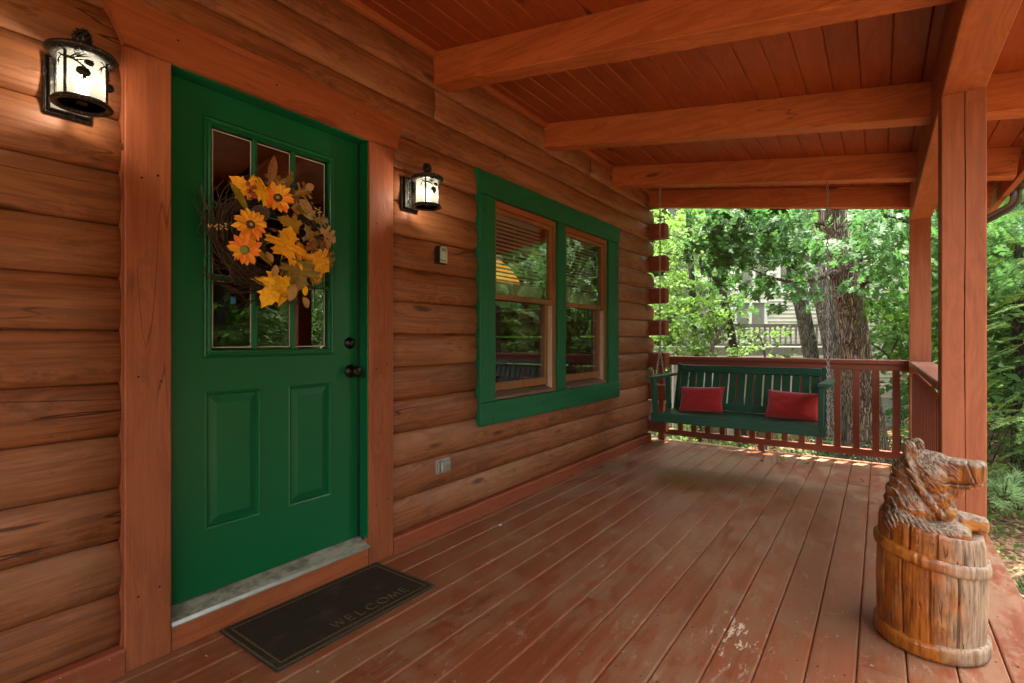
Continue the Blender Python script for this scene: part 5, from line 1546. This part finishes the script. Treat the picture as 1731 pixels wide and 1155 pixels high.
simple('slender dark trunk bending through the middle of the leaves, nearer the oak', [(1262, 720), (1244, 600), (1232, 545), (1226, 515), (1216, 465), (1211, 410), (1205, 345)], 9.2, [.085, .07, .066, .063, .06, .056, .052], 'bark_dark', c2, 'midleaf',
       [([at(1211, 410, 9.2), at(1200, 380, 9.2), at(1190, 345, 9.3)], [.03, .025, .02])], seed=41, nm='slender_tree')
c1 = cat([sprays(G, ubox(G, 100, 1095, 1225, 345, 560, 10, 15), 36, .9, .10, T_MAP), sprays(G, ubox(G, 26, 1110, 1220, 500, 600, 9, 11), 30, .7, .085, T_MAP)])
simple('slender straight dark trunk nearest the log wall corner', [(1182, 720), (1176, 600), (1171, 500), (1167, 420), (1163, 345)], 10.4, [.075, .062, .058, .054, .05], 'bark_dark', c1, 'paleleaf',
       [([at(1168, 432, 10.4), at(1140, 430, 10), at(1110, 426, 9.8)], [.018, .014, .01])], seed=51, nm='slender_tree')
c5 = cat([sprays(G, ubox(G, 20, 1150, 1250, 500, 600, 8.2, 9.4), 22, .5, .07, T_MAP), sprays(G, ubox(G, 8, 1250, 1330, 560, 610, 8.2, 9.4), 18, .4, .06, T_MAP)])
fp = [down(1199, 700, 8.8), at(1200, 600, 8.8), at(1211, 562, 8.8), at(1236, 538, 8.7), at(1262, 500, 8.6), at(1275, 480, 8.5)]
tree('forked_sapling', 'small forked sapling between the two slender dark trunks', fp, [.045, .035, .03, .02, .014, .006], 'bark_grey', c5, 'midleaf', [([at(1211, 562, 8.8), at(1205, 540, 8.8), at(1197, 531, 8.9), at(1186, 490, 9)], [.028, .022, .018, .008]), ([at(1262, 500, 8.6), at(1280, 492, 8.5), at(1300, 489, 8.4)], [.01, .007, .004])], seed=61)
fp = [down(1296, 700, 8.3), at(1294, 602, 8.3), at(1289, 565, 8.3), at(1270, 555, 8.3), at(1245, 556, 8.3)]
tree('thin_sapling', 'thin arching sapling in front of the neighbour deck rails', fp, [.02, .016, .013, .009, .005], 'bark_grey', sprays(G, ubox(G, 9, 1240, 1350, 550, 605, 8, 8.8), 16, .5, .07, T_MAP), 'paleleaf', [([at(1291, 577, 8.3), at(1310, 572, 8.2), at(1335, 560, 8.2)], [.009, .006, .003])], seed=66)
fp = [down(1520, 760, 7.6), at(1520, 640, 7.6), at(1505, 600, 7.7), at(1480, 585, 7.8), at(1462, 575, 7.8)]
tree('leafy_sapling', 'leafy young maple sapling between the thick oak and the corner post', fp, [.03, .02, .014, .01, .006], 'bark_dark', cat([sprays(G, ubox(G, 22, 1462, 1560, 500, 625, 7.2, 8.6), 18, .55, .10, T_OVA, .35), sprays(G, ubox(G, 12, 1455, 1520, 470, 560, 7.8, 9), 14, .55, .12, T_MAP, .35)]), 'midleaf', [([at(1505, 600, 7.7), at(1520, 570, 7.6), at(1535, 540, 7.6)], [.012, .008, .004])], seed=71)

# undergrowth
und = cat([sprays(G, np.stack([xx, yy, np.array([gz(a_, b_)+h_ for a_, b_, h_ in zip(xx, yy, hh_)])], 1), 24, .45, .055, T_OVA, .1) for xx, yy, hh_ in
           [(G.uniform(-1, 9.5, 300), G.uniform(6.6, 13.5, 300), G.uniform(.1, .45, 300)**1.3)]])
link('undergrowth', np_mesh('undergrowth', und[0], und[1], M['midleaf']), None, kind='stuff')
def shrub(label, c, r_, h, n, size, mt, tp=T_OVA, group=None, rng=G, nm='shrub', nl=26):
    base = Vector((c[0], c[1], gz(c[0], c[1]))); t = thing(nm, label, 'shrub', tuple(base), group=group)
    a = rng.uniform(0, 2*PI, n); q = rng.uniform(0, 1, n)**.5*r_; z = rng.uniform(.1, 1, n)*h
    cen = np.stack([q*np.cos(a)*(1.1-.4*z/h), q*np.sin(a)*(1.1-.4*z/h), z], 1)
    V, T = sprays(rng, cen, nl, r_*.55, size, tp, .15, tiltn=.6); link('foliage', np_mesh('foliage', V, T, M[mt]), t, kind='stuff')
    m = MB()
    for k in range(9):
        b = rng.uniform(0, 2*PI); m.tube([(0, 0, -.05), (r_*.25*math.cos(b), r_*.25*math.sin(b), h*.4), (r_*.6*math.cos(b), r_*.6*math.sin(b), h*.85)], [.012, .009, .003], 5)
    m.build('stems', M['bark_dark'], t, kind='stuff')
    return t
def gxy(u, d): p = at(u, 600, d); return (p.x, p.y)
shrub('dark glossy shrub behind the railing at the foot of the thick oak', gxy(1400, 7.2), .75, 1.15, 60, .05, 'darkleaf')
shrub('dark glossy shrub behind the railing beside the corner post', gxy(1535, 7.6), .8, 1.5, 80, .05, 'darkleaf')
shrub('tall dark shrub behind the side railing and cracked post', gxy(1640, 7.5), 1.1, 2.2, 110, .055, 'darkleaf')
shrub('low sunlit bush under the swing behind the railing bars', gxy(1210, 8.8), .8, .9, 60, .05, 'paleleaf')
shrub('low sunlit bush at the log wall corner below the railing', gxy(1120, 8.2), .9, 1.1, 70, .05, 'paleleaf')
# neighbouring house
NH = thing('neighbour_house', 'cream sided neighbouring house partly hidden behind the tree trunks', 'house')
HD = 15.2
def hl(l, z, out=0.0):
    """l metres to the right of the camera axis in a wall facing it"""
    d = HD - out
    return Vector((EYE.x - ST*d + CT*l, EYE.y + CT*d + ST*l, z))
def hbox(nm, l0, l1, z0, z1, o0, o1, mt, parent):
    P_ = [hl(l, z, o) for z in (z0, z1) for (l, o) in ((l0, o0), (l1, o0), (l1, o1), (l0, o1))]
    return MB().add(P_, [(0,3,2,1), (4,5,6,7), (0,1,5,4), (1,2,6,5), (2,3,7,6), (3,0,4,7)]).build(nm, mt, parent)
def ul(u): return (u-CX)/FPX*HD
def vz(v): return EYE.z - (v-CY)/FPX*HD
L0, L1 = ul(1232), ul(1530)
hbox('wall', L0, L1, -1.4, 7.5, -6.0, -.02, M['siding'], NH)
z = -.55; k = 0
hole = [(ul(1240), ul(1296), vz(556), vz(508)), (ul(1314), ul(1375), vz(489), vz(420)), (ul(1248), ul(1300), vz(489), vz(430))]
while z < 6.8:
    zz = z+.118
    segs = [(L0+.1, L1-.13)]
    for (a, b, c, d) in hole:
        if z+.059 > c and z+.059 < d:
            segs = [t for (p_, q_) in segs for t in (((p_, a), (b, q_)) if p_ < a and q_ > b else ((p_, q_),))]
    for (a, b) in segs:
        P_ = [hl(a, z, .030), hl(b, z, .030), hl(b, zz-.003, .004), hl(a, zz-.003, .004), hl(a, z, -.01), hl(b, z, -.01), hl(b, zz-.003, -.01), hl(a, zz-.003, -.01)]
        MB().add(P_, [(0,1,2,3), (0,4,5,1), (3,2,6,7), (0,3,7,4), (1,5,6,2)]).build('siding_board', M['siding'], NH)
    z += .118
hbox('corner_trim', L1-.13, L1+.02, -.6, 7.2, -.02, .045, M['ctrim'], NH); hbox('corner_trim', L0-.02, L0+.1, -.6, 7.2, -.02, .045, M['ctrim'], NH)
hbox('band_trim', L0+.1, L1-.13, vz(497), vz(489), -.02, .05, M['ctrim'], NH)
hbox('foundation', L0, L1, -1.6, -.56, -.5, .0, M['curtain'], NH)
for (a, b, c, d), nm_, pm_ in zip(hole, ('patio_door', 'window', 'window'), ('curtain', 'darkpane', 'darkpane')):
    hbox('curtain' if pm_ == 'curtain' else 'dark_opening', a, b, c, d, -.10, -.09, M[pm_], NH)
    fr_ = MB()
    w_ = .07
    for (l0, l1, z0_, z1_) in ((a, b, c, c+w_), (a, b, d-w_, d), (a, a+w_, c+w_, d-w_), (b-w_, b, c+w_, d-w_), ((a+b)/2-.03, (a+b)/2+.03, c+w_, d-w_)):
        P_ = [hl(l, z, o) for z in (z0_, z1_) for (l, o) in ((l0, -.03), (l1, -.03), (l1, .05), (l0, .05))]
        fr_.add(P_, [(0,3,2,1), (4,5,6,7), (0,1,5,4), (1,2,6,5), (2,3,7,6), (3,0,4,7)])
    f_ = fr_.build(nm_, M['ctrim'], NH)
    for (p_, q_) in ((a+w_, (a+b)/2-.03), ((a+b)/2+.03, b-w_)):
        MB().sheet([hl(p_, c+w_, -.02), hl(q_, c+w_, -.02), hl(q_, d-w_, -.02), hl(p_, d-w_, -.02)]).build('pane', M['glass'], f_)
hbox('roof', L0-.6, L1+.6, 7.2, 7.45, -6.5, .6, M['roofshingle'], NH)
hbox('wall_lamp', ul(1300.5), ul(1305.5), vz(526), vz(514), .03, .14, M['iron'], NH)
ND = thing('neighbour_deck', 'weathered grey raised deck with railing along the neighbouring house', 'deck')
hbox('deck_edge', ul(1095), ul(1330), vz(597), vz(585), .2, 2.4, M['greydeck'], ND)
hbox('top_rail', ul(1150), ul(1330), vz(557), vz(552), 2.28, 2.38, M['greydeck'], ND)
hbox('bottom_rail', ul(1150), ul(1330), vz(583), vz(580), 2.3, 2.36, M['greydeck'], ND)
l = ul(1152)
while l < ul(1330):
    hbox('baluster', l, l+.035, vz(580), vz(557), 2.31, 2.35, M['greydeck'], ND); l += .13
for u in (1100, 1180, 1260, 1328): hbox('deck_post', ul(u)-.06, ul(u)+.06, -1.7, vz(597), 2.2, 2.32, M['greydeck'], ND)

# ================================================================== GENERIC FOREST
def forest_mesh(seed, h=9.5, r_=2.7, n=260, tp=T_FAR, size=.20, z0=1.2, nl=42):
    g = np.random.default_rng(seed)
    a = g.uniform(0, 2*PI, n); z = g.uniform(z0, h, n); q = g.uniform(.15, 1, n)**.6*r_*np.sqrt(np.clip(1-((z-h*.52)/(h*.58))**2, .08, 1))
    cen = np.stack([q*np.cos(a), q*np.sin(a), z], 1); dirs = np.stack([np.cos(a), np.sin(a), np.full(n, -.2)], 1)+g.normal(0, .3, (n, 3))
    return sprays(g, cen, nl, 1.2, size, tp, .25, dirs)
fm = [forest_mesh(1), forest_mesh(2, 8, 3.0, 240), forest_mesh(3, 11, 2.5, 260)]
fmesh = []
for i, (V, T) in enumerate(fm):
    for mt in ('farleaf', 'midleaf', 'paleleaf'): pass
    fmesh.append([np_mesh('crown', V, T, M['farleaf']), np_mesh('crown', V, T, M['paleleaf'])])
tm = [trunk_mesh([(0, 0, -.4), (.05, .02, 2.5), (0, .1, 5), (.1, 0, 8.5)], [.17, .14, .10, .03], None, k, 10).mesh('trunk', M['bark_dark']) for k in range(3)]
rf_ = random.Random(31)
def ftree(x, y, k, pale, sc_, label, group):
    t = thing('forest_tree', label, 'tree', (x, y, gz(x, y)), (0, 0, rf_.uniform(0, 6.28)), group=group); t.scale = (sc_,)*3
    link('trunk', tm[k], t); c = link('crown', fmesh[k][pale], t, kind='stuff')
spots = []
def okp(x, y):
    a, b = x-EYE.x, y; d = -a*ST+b*CT; l = a*CT+b*ST
    if d > .5:
        u = CX+FPX*l/d
        if d < 25 and 1040 < u < 1640: return False
        if u <= 1190 and d < 15: return False
        if u >= 1590 and d < 8: return False
    if -6 < x < 4.5 and -4 < y < 7.5: return False
    return all((x-p[0])**2+(y-p[1])**2 > 7.5 for p in spots)
tries = 0
far_row = [(985, 17, 1.2), (1060, 20, 1.3), (1010, 26, 1.5), (1110, 27, 1.5), (1160, 30, 1.6), (1085, 33, 1.7), (1210, 33, 1.6), (1265, 30, 1.5), (1320, 33, 1.7), (1385, 31, 1.6), (1450, 33, 1.7), (1515, 30, 1.5), (1575, 27, 1.4), (1625, 22, 1.2), (1690, 17, 1.1), (1140, 38, 1.9), (1240, 40, 1.9), (1360, 42, 2.0), (1480, 41, 1.9), (1600, 36, 1.7)]
for (u, d, sc_) in far_row:
    q = at(u, 600, d); ftree(q.x, q.y, int(d) % 3, int(u) % 2, sc_, 'tall leafy tree in the far wood beyond the neighbouring house and the swing', 'tall trees of the far wood'); spots.append((q.x, q.y))
tries = 0
while len(spots) < 96 and tries < 6000:
    tries += 1
    r_ = rf_.uniform(5, 34); a = rf_.uniform(-.35, PI*.80); x, y = 2+r_*math.cos(a), 1+r_*math.sin(a)
    if x > y*.9 and (r_ < 10 or rf_.random() < .45): continue
    if okp(x, y): spots.append((x, y))
for (x, y) in spots[len(far_row):]:
    side_ = x > y*.9
    ftree(x, y, rf_.randrange(3), 1 if (not side_ and rf_.random() < .6) or (side_ and rf_.random() < .3) else 0, rf_.uniform(.8, 1.25),
          'leafy forest tree in the woods on the open side of the porch' if side_ else 'leafy forest tree in the woods behind the neighbouring house', 'trees of the surrounding wood')

gd = np.random.default_rng(44); nd = 3600
ad = gd.uniform(0, 2*PI, nd); rd_ = gd.uniform(44, 66, nd)
dcen = np.stack([2+rd_*np.cos(ad), 1+rd_*np.sin(ad), -1.5+gd.uniform(0, 1, nd)**.8*13], 1)
dV, dT = sprays(gd, dcen, 22, 4.2, 1.0, T_FAR, .25)
link('distant_wood', np_mesh('distant_wood', dV, dT, M['farleaf']), None, kind='stuff')

# ================================================================== CONIFERS BESIDE THE PORCH
def frond(g, L_=.5):
    """flat hemlock spray lying along +y"""
    P_ = []; O = []; S_ = []
    n = 24
    for i in range(n):
        t_ = (i+1)/n; y0 = L_*t_
        for sgn in (-1, 1):
            tl = L_*.34*(1-t_*.85)*g.uniform(.7, 1.1); dr = np.array([sgn*.8, .62, g.normal(0, .08)]); dr /= np.linalg.norm(dr)
            m_ = max(3, int(tl/.0085))
            for q in range(m_):
                p_ = np.array([0, y0, -.12*y0*t_]) + dr*tl*q/m_
                for s2 in (-1, 1):
                    P_.append(p_); O.append(dr*.7 + np.cross(dr, [0, 0, 1])*s2*.8 + g.normal(0, .12, 3)); S_.append(.015*g.uniform(.8, 1.2))
    return np.array(P_), np.array(O), np.array(S_)
NEED = (np.array([(-.09, 0, 0), (.09, 0, 0), (.05, 1, .0), (-.05, 1, 0)], np.float32), np.array([(0, 1, 2), (0, 2, 3)], np.int32))
def conifer(nm, label, base, fr_c, fr_d, seed, mt='needle', L_=.5, trunk=None, group=None):
    g = np.random.default_rng(seed); b = Vector(base); t = thing(nm, label, 'tree', tuple(b), group=group)
    fr_ = [frond(g, L_) for _ in range(3)]
    parts = []; tw = MB()
    for c, d in zip(fr_c, fr_d):
        P_, O, S_ = fr_[int(g.integers(3))]; s_ = g.uniform(.6, 1.15)
        y = norm(np.array(d, float)); z = np.array([g.normal(0, .3), g.normal(0, .3), 1.]); z = norm(z - y*np.dot(y, z)); x = np.cross(y, z)
        Rm = np.stack([x, y, z], 0); Pw = (P_*s_)@Rm + c; Ow = O@Rm; nn = np.tile(z, (len(P_), 1))+g.normal(0, .25, (len(P_), 3))
        parts.append(leaves(NEED, Pw, Ow, nn, S_*1.1))
        e = c + y*L_*s_; tw.tube([Vector(c)-b, Vector((c+e)/2)-b+Vector((0, 0, .005)), Vector(e)-b-Vector((0, 0, .02))], [.0035, .0025, .001], 4, False)
    V, T = cat(parts); link('needles', np_mesh('needles', V-np.array(b), T, M[mt]), t, kind='stuff')
    tw.build('twigs', M['bark_dark'], t, kind='stuff')
    if trunk: trunk_mesh([Vector(p_)-b for p_ in trunk[0]], trunk[1], None, seed, 12).build('trunk', M['bark_dark'], t)
    return t
g = np.random.default_rng(5)
hc = at(1830, 600, 5.6); hb = (hc.x, hc.y, gz(hc.x, hc.y))
n = 150
zz = g.uniform(-.5, 3.2, n); a = g.uniform(0, 2*PI, n); rr = (1.5 - .22*(zz+.5))*g.uniform(.35, 1, n)
cc = np.stack([hb[0]+rr*np.cos(a), hb[1]+rr*np.sin(a), zz], 1); dd_ = np.stack([np.cos(a), np.sin(a), np.full(n, -.35)], 1)+g.normal(0, .25, (n, 3))
conifer('hemlock_tree', 'bushy green hemlock beside the open side of the porch', hb, cc, dd_, 3, trunk=([(hb[0], hb[1], hb[2]-.1), (hb[0], hb[1], 2), (hb[0]+.1, hb[1], 4.5)], [.09, .06, .02]))
hc = at(1720, 600, 8.0); hb = (hc.x, hc.y, gz(hc.x, hc.y))
n = 150; zz = g.uniform(-.7, 3.4, n); a = g.uniform(0, 2*PI, n); rr = (1.6 - .25*(zz+.5))*g.uniform(.35, 1, n)
cc = np.stack([hb[0]+rr*np.cos(a), hb[1]+rr*np.sin(a), zz], 1); dd_ = np.stack([np.cos(a), np.sin(a), np.full(n, -.35)], 1)+g.normal(0, .25, (n, 3))
conifer('hemlock_tree', 'darker hemlock standing farther back behind the cracked post', hb, cc, dd_, 8, L_=.6, trunk=([(hb[0], hb[1], hb[2]-.1), (hb[0], hb[1], 2), (hb[0]+.1, hb[1], 4.5)], [.09, .06, .02]))
# leafy oak over the side, whose leaves hang past the cracked post
oc2 = sprays(G, np.concatenate([ubox(G, 34, 1640, 1860, 330, 470, 5.2, 7.5), wbox(G, 40, 5, 9, 3, 8, 2.6, 6)]), 12, .6, .15, T_OAK, .5)
bp_ = at(1990, 600, 7.5)
tree('side_oak_tree', 'oak whose broad leaves hang beside the gutter on the open side', [Vector((bp_.x, bp_.y, gz(bp_.x, bp_.y)-.1)), Vector((bp_.x, bp_.y, 2)), Vector((bp_.x+.2, bp_.y+.2, 6))], [.2, .17, .1], 'bark_oak', oc2, 'oakleaf', [([Vector((bp_.x, bp_.y, 1.9)), at(1850, 400, 6.8), at(1720, 390, 6.2)], [.07, .04, .015])], seed=88)
# young pine at the deck edge
def pine(label, c, sc_, seed):
    g = np.random.default_rng(seed); t = thing('young_pine', label, 'shrub', tuple(c)); parts = []; tw = MB()
    for k in range(14):
        a = g.uniform(0, 2*PI); el = g.uniform(.1, 1.2); dr = np.array([math.cos(a)*math.cos(el), math.sin(a)*math.cos(el), math.sin(el)]); Lb = g.uniform(.12, .26)*sc_
        tw.tube([(0, 0, 0), tuple(dr*Lb*.5), tuple(dr*Lb+np.array([0, 0, .02]))], [.006, .005, .003], 5)
        m_ = 95; tt = g.uniform(.25, 1.02, m_); P_ = dr*(Lb*tt)[:, None]
        O = norm(g.normal(0, 1, (m_, 3))) + dr*.9
        V0 = (np.array([(-.010, 0, 0), (.010, 0, 0), (.006, 1, .05), (-.006, 1, .05)], np.float32), NEED[1])
        parts.append(leaves(V0, P_, O, g.normal(0, 1, (m_, 3)), g.uniform(.06, .10, m_)*sc_))
    V, T = cat(parts); link('needles', np_mesh('needles', V, T, M['pineneedle']), t, kind='stuff'); tw.build('stems', M['bark_dark'], t, kind='stuff')
pine('young pine tuft with long needles by the deck edge under the hemlock', at(1697, 845, 3.8), 1.0, 1)
pine('small pine tuft at the deck edge beyond the first one', at(1722, 862, 4.1), .9, 2)
pine('low pine tuft near the deck corner with brown straw around', at(1745, 1015, 3.0), .6, 3)
# straw, fallen leaves and dead twigs on the ground beside the deck
def scatter(nm, n, x0, x1, y0, y1, tp, s0, s1, mt, flat=.35, lift=.012):
    g = np.random.default_rng(n); x = g.uniform(x0, x1, n); y = g.uniform(y0, y1, n); z = np.array([gz(a_, b_) for a_, b_ in zip(x, y)])+g.uniform(0, lift*3, n)
    a = g.uniform(0, 2*PI, n); out = np.stack([np.cos(a), np.sin(a), g.normal(0, .18, n)], 1); nr = np.stack([g.normal(0, flat, n), g.normal(0, flat, n), np.ones(n)], 1)
    V, T = leaves(tp, np.stack([x, y, z+lift], 1), out, nr, g.uniform(s0, s1, n)); link(nm, np_mesh(nm, V, T, M[mt]), None, kind='stuff')
STR = (np.array([(-.012, 0, 0), (.012, 0, 0), (.010, 1, .03), (-.010, 1, .03)], np.float32), NEED[1])
scatter('pine_straw', 9000, 2.66, 5.2, 1.2, 7.5, STR, .06, .15, 'straw')
scatter('fallen_leaves', 5200, 2.7, 8, 2, 12, T_OVA, .04, .09, 'litter', .5)
scatter('fallen_leaves', 5201, -1, 9, 6.2, 15, T_OVA, .05, .11, 'litter', .5)
rt = random.Random(3); m = MB()
for k in range(26):
    x, y = rt.uniform(2.8, 4.2), rt.uniform(2.6, 5.6); z = gz(x, y)+.03; a = rt.uniform(0, 6.28); L_ = rt.uniform(.15, .6)
    m.tube([(x, y, z), (x+L_*.5*math.cos(a), y+L_*.5*math.sin(a), z+.03+rt.uniform(0, .05)), (x+L_*math.cos(a+.2), y+L_*math.sin(a+.2), z+rt.uniform(-.01, .12))], [.005, .004, .002], 5)
m.build('fallen_twigs', M['greydeck'], None, kind='stuff')
